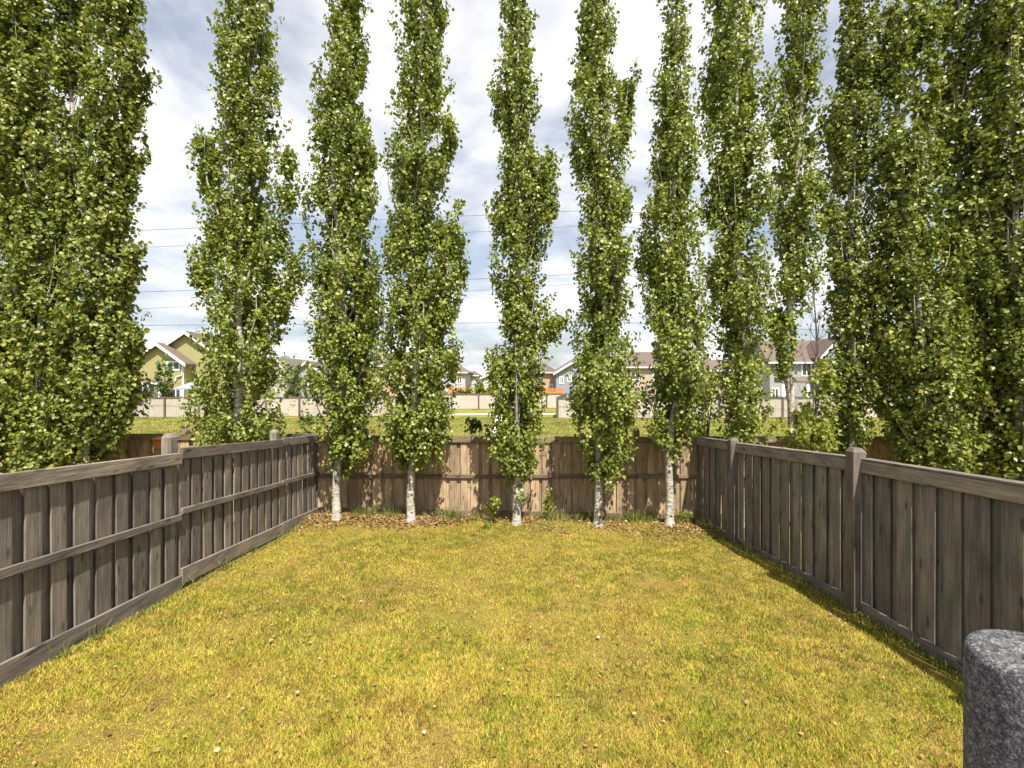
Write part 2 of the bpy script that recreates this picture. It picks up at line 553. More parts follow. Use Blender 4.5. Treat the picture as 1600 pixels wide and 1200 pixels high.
# pale concrete footpath through the park
pm = MB()
def strip(pts, w):
    L = []; R = []
    for i, p in enumerate(pts):
        a = Vector(pts[max(i-1, 0)]); b = Vector(pts[min(i+1, len(pts)-1)])
        d = (b - a).normalized(); n = Vector((-d.y, d.x))
        L.append(Vector(p) + n * w / 2); R.append(Vector(p) - n * w / 2)
    def z(q): return float(park_z(np.array(q.x), np.array(q.y))) + 0.035
    for i in range(len(pts) - 1):
        pm.poly([(R[i].x, R[i].y, z(R[i])), (R[i+1].x, R[i+1].y, z(R[i+1])), (L[i+1].x, L[i+1].y, z(L[i+1])), (L[i].x, L[i].y, z(L[i]))])
strip([(-0.30 + 0.02 * math.sin(k), 16 + k * 1.0) for k in range(0, 32)], 2.3)
tag(pm.build('footpath', M_PATH), kind='structure')
pm = MB()
strip([(-60 + k * 2.0, 48.2 + 1.0 * math.sin(k * 0.16)) for k in range(0, 61)], 2.0)
tag(pm.build('park_path', M_PATH), kind='structure')


# ------------------------------------------------------------------ fences
def chamfer_board(name, w, t, mat):
    """unit-height board, chamfered along its length (scaled in z per use)"""
    c = 0.004
    prof = [(-w/2 + c, -t/2), (w/2 - c, -t/2), (w/2, -t/2 + c), (w/2, t/2 - c), (w/2 - c, t/2), (-w/2 + c, t/2), (-w/2, t/2 - c), (-w/2, -t/2 + c)]
    v = [(x, y, 0) for x, y in prof] + [(x, y, 1) for x, y in prof]
    f = [tuple(reversed(range(8))), tuple(range(8, 16))] + [(k, (k+1) % 8, 8 + (k+1) % 8, 8 + k) for k in range(8)]
    me = bpy.data.meshes.new(name)
    me.from_pydata(v, [], f); me.materials.append(mat); me.update()
    return me


def post_mesh(name, w, mat):
    h = w / 2
    v = [(-h, -h, 0), (h, -h, 0), (h, h, 0), (-h, h, 0), (-h, -h, 1), (h, -h, 1), (h, h, 1), (-h, h, 1)]
    me = bpy.data.meshes.new(name)
    return me


BOARD = chamfer_board('board', 0.184, 0.019, M_WZ)
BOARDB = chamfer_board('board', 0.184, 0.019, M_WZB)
BOARDG = chamfer_board('board', 0.190, 0.019, M_WZG)


def obj_at(name, me, parent, loc, rz=0.0, scale=(1, 1, 1), tilt=0.0):
    o = bpy.data.objects.new(name, me)
    COL.objects.link(o)
    o.parent = parent
    o.location = Vector(loc) - Vector(parent.location)
    o.rotation_euler = (0, tilt, rz)
    o.scale = scale
    return o


def post(parent, x, y, z0, z1, w, rz, mat, cap=0.05):
    h = w / 2; i = h * 0.45
    c = w * 0.035
    v = []; f = []
    prof = [(-h + c, -h), (h - c, -h), (h, -h + c), (h, h - c), (h - c, h), (-h + c, h), (-h, h - c), (-h, -h + c)]
    H = z1 - z0
    for z, s in ((0, 1), (H - cap, 1), (H, 0.62)):
        v += [(px * s, py * s, z) for px, py in prof]
    for r in range(2):
        for k in range(8):
            f.append((r*8+k, r*8+(k+1) % 8, (r+1)*8+(k+1) % 8, (r+1)*8+k))
    f.append(tuple(16 + k for k in range(8)))
    me = bpy.data.meshes.new('post')
    me.from_pydata(v, [], f); me.materials.append(mat); me.update()
    return obj_at('post', me, parent, (x, y, z0), rz)


def rail(parent, name, a, b, za, zb, h, n, d0, d1, mat, drop=0.0):
    """board-on-edge from a to b (xy), top heights za/zb, height h, standing off the line by d0..d1 along n"""
    a = Vector(a); b = Vector(b); n = Vector(n)
    c = []
    for z_off in (-h, 0):
        for p, zt, d in ((a, za, d0), (b, zb, d0), (b, zb, d1), (a, za, d1)):
            q = p + n * d
            c.append((q.x, q.y, zt + z_off))
    m = MB()
    # keep a consistent winding whichever side the normal is on
    side = (b - a).x * n.y - (b - a).y * n.x
    if side < 0:
        c = [c[3], c[2], c[1], c[0], c[7], c[6], c[5], c[4]]
    m.hexa(c)
    o = m.build(name, mat, None, False, 0.006)
    o.parent = parent
    o.matrix_parent_inverse = Matrix.Translation(-Vector(parent.location))
    return o


def fence_panel(parent, a, b, zt, zb, n, matrail, board, pitch, mid=None, base=True, top_h=0.15, rail_d=0.04, phase=0.0, base_h=0.16, warp=1.0):
    """one bay of board-on-board fence; a,b = xy ends, zt,zb = (top,bottom) heights at both ends, n = unit normal to the viewer's side"""
    a = Vector(a); b = Vector(b); n = Vector(n)
    L = (b - a).length; d = (b - a) / L
    rz = math.atan2(d.y, d.x)
    rail(parent, 'top_rail', a, b, zt[0], zt[1], top_h, n, 0.0, rail_d, matrail)
    if mid is not None:
        rail(parent, 'middle_rail', a, b, mid[0], mid[1], 0.085, n, 0.002, rail_d - 0.003, matrail)
    if base:
        rail(parent, 'base_board', a, b, zb[0] + base_h, zb[1] + base_h, base_h + 0.05, n, 0.001, rail_d - 0.006, matrail)
    k = 0
    s = phase
    while s < L + 0.04:
        t = s / L
        top = zt[0] * (1 - t) + zt[1] * t - 0.02
        bot = zb[0] * (1 - t) + zb[1] * t + 0.02
        p = a + d * s - n * (0.012 + random.uniform(0, 0.004))
        obj_at('board', board, parent, (p.x, p.y, bot), rz + random.uniform(-.018, .018) * warp, (1 + random.uniform(-.16, .05), 1, top - bot), random.uniform(-.004, .004) * warp)
        s2 = s + pitch / 2
        if s2 < L + 0.05:
            p = a + d * s2 - n * (0.052 + random.uniform(0, 0.006))
            obj_at('board', board, parent, (p.x, p.y, bot), rz + random.uniform(-.018, .018) * warp, (random.uniform(0.86, 1.02), 1, top - bot - 0.01), random.uniform(-.005, .005) * warp)
        s += pitch + random.uniform(-.008, .008)
    return rz


# left fence: rails on our side, posts on the far side
lf = empty('wooden_fence', (left_x(7), 7, 0.3))
tag(lf, 'grey-brown board fence along the left side with sloping middle rail', 'fence')
nl = Vector((1, -TILT)).normalized()
def Yl(px): return -CL * F / (777 - px)
def Yr(px): return CR * F / (px - 777)
YA = [3.15, 6.21, 9.14, 10.98]
panelsL = [  # (Y0,Y1, top z at Y0,Y1, bottom z at Y0,Y1)
    (1.0, 3.13, 2.50, 2.36, 0.74, 0.62),
    (3.13, 6.20, 2.355, 2.15, 0.62, 0.385),
    (6.21, 9.13, 2.215, 1.985, 0.47, 0.20),
    (9.14, 10.97, 2.005, 1.865, 0.21, 0.03)]
for (y0, y1, t0, t1, b0, b1) in panelsL:
    def midz(y, t, b): return b + (t - b) * 0.50 + 0.0
    fence_panel(lf, (left_x(y0), y0), (left_x(y1), y1), (t0, t1), (b0, b1), nl, M_WY, BOARD, 0.258,
                mid=(b0 + (t0 - b0) * 0.545, b1 + (t1 - b1) * 0.545), phase=0.1, warp=1.8)
for y, zt_ in ((3.13, 2.52), (6.205, 2.40), (9.135, 2.17)):
    post(lf, left_x(y) - 0.132, y, 0.0, zt_, 0.13, TILT, M_WZ)

# right fence: posts on our side
rf = empty('wooden_fence', (right_x(7), 7, 0.1))
tag(rf, 'shaded dark board fence along the right side with square posts in front', 'fence')
nr = Vector((-1, TILT)).normalized()
def RP(px, py): Y = Yr(px); return Y, wz(py, Y)
panelsR = [
    (1.0, 2.92, 2.24, 2.22, 0.14, 0.14),
    (3.04, 5.98, 2.19, 2.08, 0.14, 0.145),
    (6.12, 9.13, 2.075, 1.885, 0.13, -0.06),
    (9.25, 10.96, 1.895, 1.80, -0.07, -0.16)]
for (y0, y1, t0, t1, b0, b1) in panelsR:
    fence_panel(rf, (right_x(y0), y0), (right_x(y1), y1), (t0, t1), (b0, b1), nr, M_WY, BOARDG, 0.28, phase=0.10)
    m_ = MB()
for y, zt_ in ((2.98, 2.40), (6.05, 2.235), (9.19, 2.005)):
    post(rf, right_x(y) - 0.045, y, -0.3, zt_, 0.16, TILT, M_WZ, 0.045)
for (y0, y1, t0, t1, b0, b1) in panelsR:          # flat cap boards along the top
    rail(rf, 'cap_rail', (right_x(y0), y0), (right_x(y1), y1), t0 + 0.034, t1 + 0.034, 0.03, nr, -0.085, 0.035, M_WY)

# back fence across the yard
bf = empty('wooden_fence', ((left_x(YB) + right_x(YB)) / 2, YB, 0))
tag(bf, 'sunlit brown board fence across the back of the yard behind five tree trunks', 'fence')
nb = Vector((0, -1))
xs = [left_x(YB) + 0.005, wx(568, YB), wx(781, YB), wx(996, YB), right_x(YB) - 0.005]
for i in range(4):
    x0, x1 = xs[i] + 0.001, xs[i+1] - 0.001
    z0 = lambda x: 0.03 - 0.16 * (x - xs[0]) / (xs[-1] - xs[0])
    zt0 = lambda x: 1.86 - 0.035 * (x - xs[0]) / (xs[-1] - xs[0])
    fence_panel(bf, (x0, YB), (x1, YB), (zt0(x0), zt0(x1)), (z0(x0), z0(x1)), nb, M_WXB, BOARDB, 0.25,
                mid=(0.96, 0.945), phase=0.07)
post(bf, right_x(YB) + .06, YB + .062, -.3, 1.85, .12, 0, M_WZ)
post(bf, left_x(YB) - .06, YB + .062, -.3, 1.84, .12, 0, M_WZ)
for x in xs[1:-1]:
    post(bf, x, YB + 0.13, -0.1, 2.01, 0.14, 0, M_WZ)

# the same fence line carried on behind the neighbours' yards
nlf = empty('wooden_fence', (-8, YB, 0))
tag(nlf, 'weathered board fence behind the neighbouring yard on the left, partly hidden by trees', 'fence')
x1 = left_x(YB) - 0.125
while x1 > -15:
    x0 = x1 - 3.05
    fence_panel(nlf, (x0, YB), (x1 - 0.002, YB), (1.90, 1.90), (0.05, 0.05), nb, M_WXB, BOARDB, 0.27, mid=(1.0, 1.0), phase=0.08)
    post(nlf, x0, YB + 0.13, -0.1, 2.02, 0.14, 0, M_WZ)
    x1 = x0
nrf = empty('wooden_fence', (8, YB, 0))
tag(nrf, 'brown board fence behind the neighbouring yard on the right, partly hidden by trees', 'fence')
x0 = right_x(YB) + 0.125
while x0 < 16:
    x1 = x0 + 3.05
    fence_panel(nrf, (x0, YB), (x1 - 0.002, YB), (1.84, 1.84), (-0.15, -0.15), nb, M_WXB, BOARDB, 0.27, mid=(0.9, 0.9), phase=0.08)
    post(nrf, x1, YB + 0.13, -0.2, 1.98, 0.14, 0, M_WZ)
    x0 = x1


# ------------------------------------------------------------------ far fences: bays as parts, boards joined within each bay
def far_fence(label, pts, ztop=1.85, bay=3.0, zb=0.0):
    root = empty('park_fence', (pts[0][0], pts[0][1], zb))
    tag(root, label, 'fence')
    for (ax, ay), (bx, by) in zip(pts[:-1], pts[1:]):
        a = Vector((ax, ay)); b = Vector((bx, by)); L = (b - a).length; d = (b - a) / L
        n = Vector((d.y, -d.x))
        nb_ = max(1, round(L / bay)); st = L / nb_
        for i in range(nb_ + 1):
            p = a + d * st * i
            m = MB(); h = 0.085
            q = [p - d*h - n*h*-1.2, p + d*h - n*h*-1.2, p + d*h + n*h*-1, p - d*h + n*h*-1]
            m.hexa([(v.x, v.y, zb - 0.1) for v in q] + [(v.x, v.y, zb + ztop + 0.06) for v in q])
            m.build('post', M_FPOST, root)
            if i == nb_: break
            e = a + d * st * (i + 1)
            m = MB(); s = 0.09
            while s < st - 0.1:
                w = min(random.uniform(0.145, 0.165), st - 0.09 - s)
                o = random.uniform(0, 0.02)
                u0 = p + d * s + n * (0.01 + o); u1 = p + d * (s + w - 0.008) + n * (0.01 + o)
                q = [u0, u1, u1 - n * 0.02, u0 - n * 0.02]
                zz = zb + ztop - 0.15
                m.hexa([(v.x, v.y, zb + 0.03) for v in q] + [(v.x, v.y, zz) for v in q])
                s += w
            m.build('board_bay', M_FBOARD, root)
            m = MB()
            u0 = p + d * 0.088 + n * 0.05; u1 = e - d * 0.088 + n * 0.05
            q = [u0, u1, u1 - n * 0.1, u0 - n * 0.1]
            m.hexa([(v.x, v.y, zb + ztop - 0.15) for v in q] + [(v.x, v.y, zb + ztop) for v in q])
            m.build('top_rail', M_FPOST, root)
    return root


far_fence('pale board fence with dark posts in front of the olive green house', [(wx(-160, 43.0), 43.0), (wx(258, 43.4), 43.4), (wx(620, 45.0), 45.0), (wx(655, 57), 57.0)])
far_fence('pale board fence across the far end of the park gap, behind the footpath', [(wx(664, 57.5), 57.5), (wx(790, 57.5), 57.5), (wx(884, 60.5), 60.5)])
far_fence('pale board fence on the right of the park, ending in a corner near the path', [(wx(884, 58.5), 58.5), (wx(871, 42.0), 42.0), (wx(1320, 43.2), 43.2), (wx(1840, 43.4), 43.4)])


# ------------------------------------------------------------------ houses beyond the park
def hpart(root, name, m, mat): return m.build(name, mat, root)


def window(root, x0, x1, z0, z1, y, fr=0.10, mull=True, mat=None):
    m = MB()
    m.box(x0, x1, y - 0.06, y - 0.01, z1 - fr, z1); m.box(x0, x1, y - 0.06, y - 0.01, z0, z0 + fr)
    m.box(x0, x0 + fr, y - 0.06, y - 0.01, z0 + fr, z1 - fr); m.box(x1 - fr, x1, y - 0.06, y - 0.01, z0 + fr, z1 - fr)
    if mull:
        xm = (x0 + x1) / 2
        m.box(xm - fr * .35, xm + fr * .35, y - 0.055, y - 0.012, z0 + fr, z1 - fr)
    w = m.build('window', mat or M_WHITE, root)
    MB().box(x0 + fr * .5, x1 - fr * .5, y - 0.03, y - 0.008, z0 + fr * .5, z1 - fr * .5).build('pane', M_GLASS, w)


def gable_block(root, x0, x1, y0, y1, ze, zp, wall, roof, ov=0.45, xp=None, trim=M_WHITE, th=0.2):
    """block whose gable end faces the camera"""
    xm = (x0 + x1) / 2 if xp is None else xp
    m = MB(); n = 0
    fr = [(x0, y0, 0), (x1, y0, 0), (x1, y0, ze), (xm, y0, zp), (x0, y0, ze)]
    bk = [(x, y1, z) for x, _, z in fr]
    m.v = fr + bk
    m.f = [(0, 1, 2, 3, 4), (9, 8, 7, 6, 5), (1, 6, 7, 2), (0, 4, 9, 5), (2, 7, 8, 3), (3, 8, 9, 4)]
    m.build('wall', wall, root)
    sl = (zp - ze) / max(0.01, (x1 - xm)); sr = (zp - ze) / max(0.01, (xm - x0))
    r = MB()
    for xe, s in ((x1 + ov, sl), (x0 - ov, sr)):
        zz = ze - ov * s
        r.hexa([(xm, y0 - ov, zp + 0.02), (xe, y0 - ov, zz + 0.02), (xe, y1 + ov, zz + 0.02), (xm, y1 + ov, zp + 0.02),
                (xm, y0 - ov, zp + 0.02 + th), (xe, y0 - ov, zz + 0.02 + th), (xe, y1 + ov, zz + 0.02 + th), (xm, y1 + ov, zp + 0.02 + th)])
    ro = r.build('roof', roof, root)
    t = MB()
    for xe, s in ((x1 + ov + .02, sl), (x0 - ov - .02, sr)):
        zz = ze - ov * s
        t.hexa([(xm, y0 - ov - .06, zp - 0.14), (xe, y0 - ov - .06, zz - 0.14), (xe, y0 - ov - .004, zz - 0.14), (xm, y0 - ov - .004, zp - 0.14),
                (xm, y0 - ov - .06, zp + .19), (xe, y0 - ov - .06, zz + .19), (xe, y0 - ov - .004, zz + .19), (xm, y0 - ov - .004, zp + .19)])
    if trim: t.build('barge_board', trim, ro)
    return ro


def hip_block(root, x0, x1, y0, y1, ze, zp, wall, roof, ov=0.45, ridge=0.4):
    MB().box(x0, x1, y0, y1, 0, ze).build('wall', wall, root)
    a, b, c, d = x0 - ov, x1 + ov, y0 - ov, y1 + ov
    ym = (c + d) / 2; rl = (b - a) * ridge / 2; xm = (a + b) / 2
    m = MB()
    m.v = [(a, c, ze), (b, c, ze), (b, d, ze), (a, d, ze), (a, c, ze + .18), (b, c, ze + .18), (b, d, ze + .18), (a, d, ze + .18), (xm - rl, ym, zp), (xm + rl, ym, zp)]
    m.f = [(3, 2, 1, 0), (0, 1, 5, 4), (1, 2, 6, 5), (2, 3, 7, 6), (3, 0, 4, 7), (4, 5, 9, 8), (5, 6, 9), (6, 7, 8, 9), (7, 4, 8)]
    r = m.build('roof', roof, root)
    m = MB().box(a + .01, b - .01, c - .05, c - .004, ze - .02, ze + .15)
    m.build('gutter', M_WHITE, r)
    return r


# olive house on the left
Y = 50.0
h = empty('house', (wx(249, Y), Y, 0))
tag(h, 'olive green house with white gable trim and small rear porch behind the pale fence', 'house')
X = lambda p, y=Y: wx(p, y)
gx0, gx1 = X(211), X(287)
gable_block(h, gx0, gx1, Y, Y + 8, wz(566, Y), wz(538.5, Y), M_SGREEN, M_ROOFB, 0.5)
Y2 = 51.3
gable_block(h, wx(230, Y2), wx(356, Y2), Y2, Y2 + 9, wz(563, Y2), wz(520.5, Y2), M_SGREEN, M_ROOFB, 0.5)
window(h, X(260), X(282), wz(579, Y), wz(564, Y), Y, 0.16)
window(h, X(221), X(235), 0.7, 3.0, Y, 0.22, False)
window(h, X(266), X(284), 0.9, 2.6, Y, 0.16)
for p in (211.5, 286.2): MB().box(X(p) - .09, X(p) + .09, Y - .05, Y - .012, 0, wz(567, Y) - .1).build('corner_trim', M_WHITE, h)
m = MB().box(X(241), X(250), Y - .05, Y - .01, 0.6, 2.8); m.build('door', M_WHITE, h)
m = MB()
m.hexa([(X(231), Y - 1.9, 3.05), (X(274), Y - 1.9, 3.05), (X(272), Y - .01, 3.05), (X(233), Y - .01, 3.05),
        (X(232), Y - 1.8, 3.2), (X(273), Y - 1.8, 3.2), (X(269), Y - .01, 3.65), (X(236), Y - .01, 3.65)])
pr = m.build('porch_roof', M_ROOFB, h)
MB().box(X(231), X(274), Y - 1.96, Y - 1.91, 3.0, 3.18).build('gutter', M_WHITE, pr)
for p in (236, 269):
    MB().box(X(p) - .12, X(p) + .12, Y - 1.8, Y - 1.56, 0.4, 3.04).build('porch_post', M_WHITE, h)
MB().box(X(218), X(276), Y - 2.0, Y - .012, 0.0, 0.6).build('porch_deck', M_DECK, h)
m = MB()
for k in range(17): xx = X(219) + k * .06; m.box(xx, xx + .02, Y - 1.96, Y - 1.93, .6, 2.05)
m.box(X(218.5), X(219) + 1.04, Y - 1.97, Y - 1.92, 2.05, 2.12); m.box(X(218.5), X(219) + 1.04, Y - 1.97, Y - 1.92, .66, .72)
m.build('railing', M_BLACK, h)
m = MB(); m.tube([(X(286), Y - .12, 5.1), (X(286), Y - .12, 4.0), (X(277), Y - .12, 3.8), (X(275), Y - .12, 3.4)], [.07]*4, 8); m.build('downspout', M_WHITE, h, True)

# garden gazebo beside the olive house
g = empty('gazebo', (X(283), 47.5, 0))
tag(g, 'small grey canopied gazebo beside the olive house porch', 'gazebo')
Yg = 46.5
gx = [wx(270, Yg), wx(302, Yg)]
m = MB(); xm = sum(gx) / 2
m.v = [(gx[0], Yg, 2.5), (gx[1], Yg, 2.5), (gx[1], Yg + 2.4, 2.5), (gx[0], Yg + 2.4, 2.5), (gx[0], Yg, 2.62), (gx[1], Yg, 2.62), (gx[1], Yg + 2.4, 2.62), (gx[0], Yg + 2.4, 2.62), (xm, Yg + 1.2, 3.25)]
m.f = [(3, 2, 1, 0), (0, 1, 5, 4), (1, 2, 6, 5), (2, 3, 7, 6), (3, 0, 4, 7), (4, 5, 8), (5, 6, 8), (6, 7, 8), (7, 4, 8)]
m.build('canopy', M_CANOPY, g)
for a_ in gx:
    for b_ in (Yg + .06, Yg + 2.34):
        s_ = .06 if a_ == gx[0] else -.06
        MB().box(a_ + s_ - .045, a_ + s_ + .045, b_ - .045, b_ + .045, 0, 2.5).build('post', M_BLACK, g)


def simple_house(label, kind, Y, p0, p1, pe, pp, wall, roof, depth=9, wins=(), ridge=.4, xp=None, extra=None):
    h = empty('house', (wx((p0 + p1) / 2, Y), Y, 0))
    tag(h, label, 'house')
    if kind == 'hip': hip_block(h, wx(p0, Y), wx(p1, Y), Y, Y + depth, wz(pe, Y), wz(pp, Y + depth / 2), wall, roof, .45, ridge)
    else: gable_block(h, wx(p0, Y), wx(p1, Y), Y, Y + depth, wz(pe, Y), wz(pp, Y), wall, roof, .45, None if xp is None else wx(xp, Y))
    for (a, b, t, u) in wins: window(h, wx(a, Y), wx(b, Y), wz(u, Y), wz(t, Y), Y, 0.13)
    return h


simple_house('pale grey house with pointed gable between the two leftmost back trees', 'gable', 66, 418, 448, 584, 560, M_SWHITE, M_ROOFG, 9, [(424, 433, 587, 597), (437, 445, 587, 597), (424, 432, 606, 616)])
simple_house('white-sided house with grey gable right of the small green tree', 'gable', 70, 449, 512, 590, 566, M_SGREY, M_ROOFB, 9, [(456, 466, 594, 604), (472, 482, 594, 604), (492, 502, 594, 604)])
simple_house('tan house with steep grey roof seen between two back trees', 'hip', 62, 540, 640, 573, 552, M_STAN, M_ROOFG, 9, [(552, 564, 580, 592), (604, 618, 580, 592)])
simple_house('off-white house with brown hip roof left of the footpath', 'hip', 74, 676, 727, 583, 571, M_SWHITE, M_ROOFB, 10, [(680, 688, 588, 598), (700, 707, 588, 600), (714, 722, 588, 600)])
simple_house('second pale house with low hip roof farther back near the path', 'hip', 84, 721, 745, 587.5, 580, M_SWHITE, M_ROOFB, 8, [(726, 732, 591, 600), (737, 742, 591, 600)])
simple_house('small distant white house with dark gable behind the yellow-green shrub', 'gable', 95, 750, 790, 592, 583, M_SWHITE, M_ROOFG, 9, [(757, 763, 595, 602), (770, 777, 595, 602)])
hh = simple_house('tan two-storey house with brown hip roof above the orange deck', 'hip', 70, 828, 868, 583, 570, M_STAN, M_ROOFB, 9, [(858, 864, 600, 611), (836, 846, 590, 600)])
simple_house('blue-grey house with tall brown roof beside the tan house', 'gable', 67, 869, 955, 582, 556, M_SBLUE, M_ROOFB, 10, [(874, 881, 588, 600), (886, 893, 585, 597), (915, 927, 588, 600)], xp=912)
simple_house('beige house behind the two rightmost trees of the back row', 'hip', 62, 965, 1085, 575, 550, M_SBEIGE, M_ROOFB, 9, [(985, 1000, 582, 594), (1020, 1036, 582, 594), (1055, 1070, 582, 594)])
simple_house('brown-roofed beige house left of the pale bare trunk', 'hip', 56, 1102, 1190, 580, 562, M_SBEIGE, M_ROOFB, 9, [(1108, 1120, 583, 594), (1130, 1142, 583, 594), (1160, 1174, 583, 594)])
h = simple_house('grey house with brown porch roof and white gable behind the bare trunk', 'hip', 50, 1203, 1322, 568, 532, M_SGREY, M_ROOFB, 9, [(1218, 1234, 572, 585), (1252, 1268, 566, 588), (1205, 1217, 606, 624), (1226, 1240, 604, 624), (1290, 1310, 604, 624)], ridge=.7)
Y = 49.6
X = lambda p: wx(p, Y)
gable_block(h, X(1276), X(1322), Y - .8, Y + 3, wz(556, Y - .8), wz(530, Y - .8), M_SBLUE, M_ROOFB, .35)
window(h, X(1290), X(1308), wz(584, Y), wz(566, Y), Y - .8, .14)
m = MB()
m.hexa([(X(1203), Y - 2.2, wz(598, 48)), (X(1322), Y - 2.2, wz(598, 48)), (X(1322), Y - .81, wz(598, 48)), (X(1203), Y - .81, wz(598, 48)),
        (X(1203), Y - 2.2, wz(595.5, 48)), (X(1322), Y - 2.2, wz(595.5, 48)), (X(1322), Y - .81, wz(589, 49)), (X(1203), Y - .81, wz(589, 49))])
m.build('porch_roof', M_ROOFB, h)
for p in (1206, 1243, 1280, 1319):
    MB().box(X(p) - .13, X(p) + .13, Y - 2.1, Y - 1.85, 0, wz(598.2, 48)).build('porch_post', M_WHITE, h)
simple_house('pinkish beige house with plain side wall right of the porch house', 'gable', 51, 1340, 1445, 572, 545, M_SBEIGE, M_ROOFB, 9, [(1385, 1400, 580, 594), (1415, 1430, 580, 594)])
simple_house('grey house far right behind the densest trees', 'hip', 52, 1465, 1585, 566, 535, M_SGREY, M_ROOFG, 9, [(1480, 1500, 574, 590), (1540, 1560, 574, 590)])
simple_house('grey house far left behind the densest trees', 'hip', 52, 20, 140, 566, 535, M_SGREY, M_ROOFB, 9, [(40, 60, 574, 590), (100, 120, 574, 590)])


def deck_rail(label, Y, p0, p1, pt, pb):
    r = empty('deck', (wx((p0 + p1) / 2, Y), Y, 0)); tag(r, label, 'deck')
    x0, x1 = wx(p0, Y), wx(p1, Y); zt, zf = wz(pt, Y), wz(pb, Y)
    MB().box(x0, x1, Y, Y + 3, zf - .25, zf).build('floor', M_ORANGE, r)
    MB().box(x0, x1, Y + .02, Y + .12, zt - .08, zt).build('hand_rail', M_ORANGE, r)
    m = MB(); k = x0 + .1
    while k < x1 - .1:
        m.box(k, k + .11, Y + .03, Y + .07, zf + .05, zt - .081); k += .15
    m.build('balusters', M_ORANGE, r)
    for k in (x0 + .06, (x0 + x1) / 2, x1 - .06):
        MB().box(k - .06, k + .06, Y - .03, Y + .018, 0, zt + .05).build('post', M_ORANGE, r)


deck_rail('orange cedar deck behind the park fence, left of the yellow-green shrub', 64, 700, 738, 605.5, 614)
deck_rail('orange cedar deck in front of the tan house with hip roof', 63, 846, 880, 606.5, 613)

# ------------------------------------------------------------------ power line
PY = 38.0
pole = empty('utility_pole', (wx(942, PY), PY, 0))
tag(pole, 'tall wooden utility pole behind the fourth tree of the back row', 'utility pole')
px_ = wx(942, PY)
ptop = wz(322, PY)
MB().tube([(px_, PY, -.2), (px_, PY, ptop)], [.17, .11], 10).build('shaft', M_POLE, pole, True)
for zz in (331, 356):
    pass
wires = [  # left end y (px at column -90), y at pole, right end y (column 1760), drop on the left at mid-span
    ('uppermost overhead wire', 375, 329, 395, 0, .016),
    ('second overhead wire from the top', 398, 352, 415, 4, .012),
    ('third overhead wire from the top', 465, 427, 494, 4, .016),
    ('fourth overhead wire from the top, sagging most', 494, 441, 513, 6, .012),
    ('lowest overhead wire', 510, 503, 532, 1, .017)]
for i, (lab, yl, yp, yr, sg, r) in enumerate(wires):
    pts = []
    for k in range(17):
        t = k / 16; x = -90 + t * 1032; y = yl + (yp - yl) * t + sg * 4 * t * (1 - t)
        pts.append((wx(x, PY), PY - .16, wz(y, PY)))
    for k in range(1, 17):
        t = k / 16; x = 942 + t * 818; y = yp + (yr - yp) * t + sg * 4 * t * (1 - t)
        pts.append((wx(x, PY), PY - .16, wz(y, PY)))
    o = MB().tube(pts, [r] * len(pts), 5).build('overhead_wire', M_WIRE, None, True)
    tag(o, lab + ' crossing behind the trees', 'wire', 'overhead wires')
    zz = wz(yp, PY)
    MB().tube([(px_, PY - .10, zz - .10), (px_, PY - .16, zz - .06), (px_, PY - .16, zz)], [.05, .05, .03], 6).build('insulator', M_SWHITE, pole)


# ------------------------------------------------------------------ leaves
LEAF = np.array([(0, 0, 0), (.20, .40, .10), (.60, .42, .11), (1.06, 0, -.06), (.60, -.42, .11), (.20, -.40, .10)], float)


def leaf_arrays(P, U, Nn, size):
    """P centres, U midrib directions, Nn normals (n,3); returns verts"""
    U = U / np.linalg.norm(U, axis=1, keepdims=True)
    V = np.cross(Nn, U); V /= np.linalg.norm(V, axis=1, keepdims=True) + 1e-9
    Wn = np.cross(U, V)
    L = LEAF[None, :, :] * size[:, None, None]
    return P[:, None, :] + L[..., 0:1] * U[:, None, :] + L[..., 1:2] * V[:, None, :] + L[..., 2:3] * Wn[:, None, :]


def quads_mesh(name, verts, quads, mat, loops_per=4, tris=False):
    nv = len(verts); nf = len(quads)
    me = bpy.data.meshes.new(name)
    me.vertices.add(nv); me.vertices.foreach_set('co', verts.astype(np.float32).ravel())
    k = quads.shape[1]
    me.loops.add(nf * k); me.loops.foreach_set('vertex_index', quads.astype(np.int32).ravel())
    me.polygons.add(nf)
    me.polygons.foreach_set('loop_start', np.arange(0, nf * k, k, dtype=np.int32))
    me.polygons.foreach_set('loop_total', np.full(nf, k, np.int32))
    me.materials.append(mat)
    me.update(calc_edges=True)
    return me


def leaves_object(name, parent, P, U, Nn, size, mat):
    V = leaf_arrays(P, U, Nn, size)
    n = len(P)
    b = (np.arange(n) * 6)[:, None]
    q = np.concatenate([b + np.array([[0, 1, 2, 3]]), b + np.array([[0, 3, 4, 5]])], 0)
    me = quads_mesh(name, V.reshape(-1, 3), q, mat)
    o = link(name, me, parent)
    return o


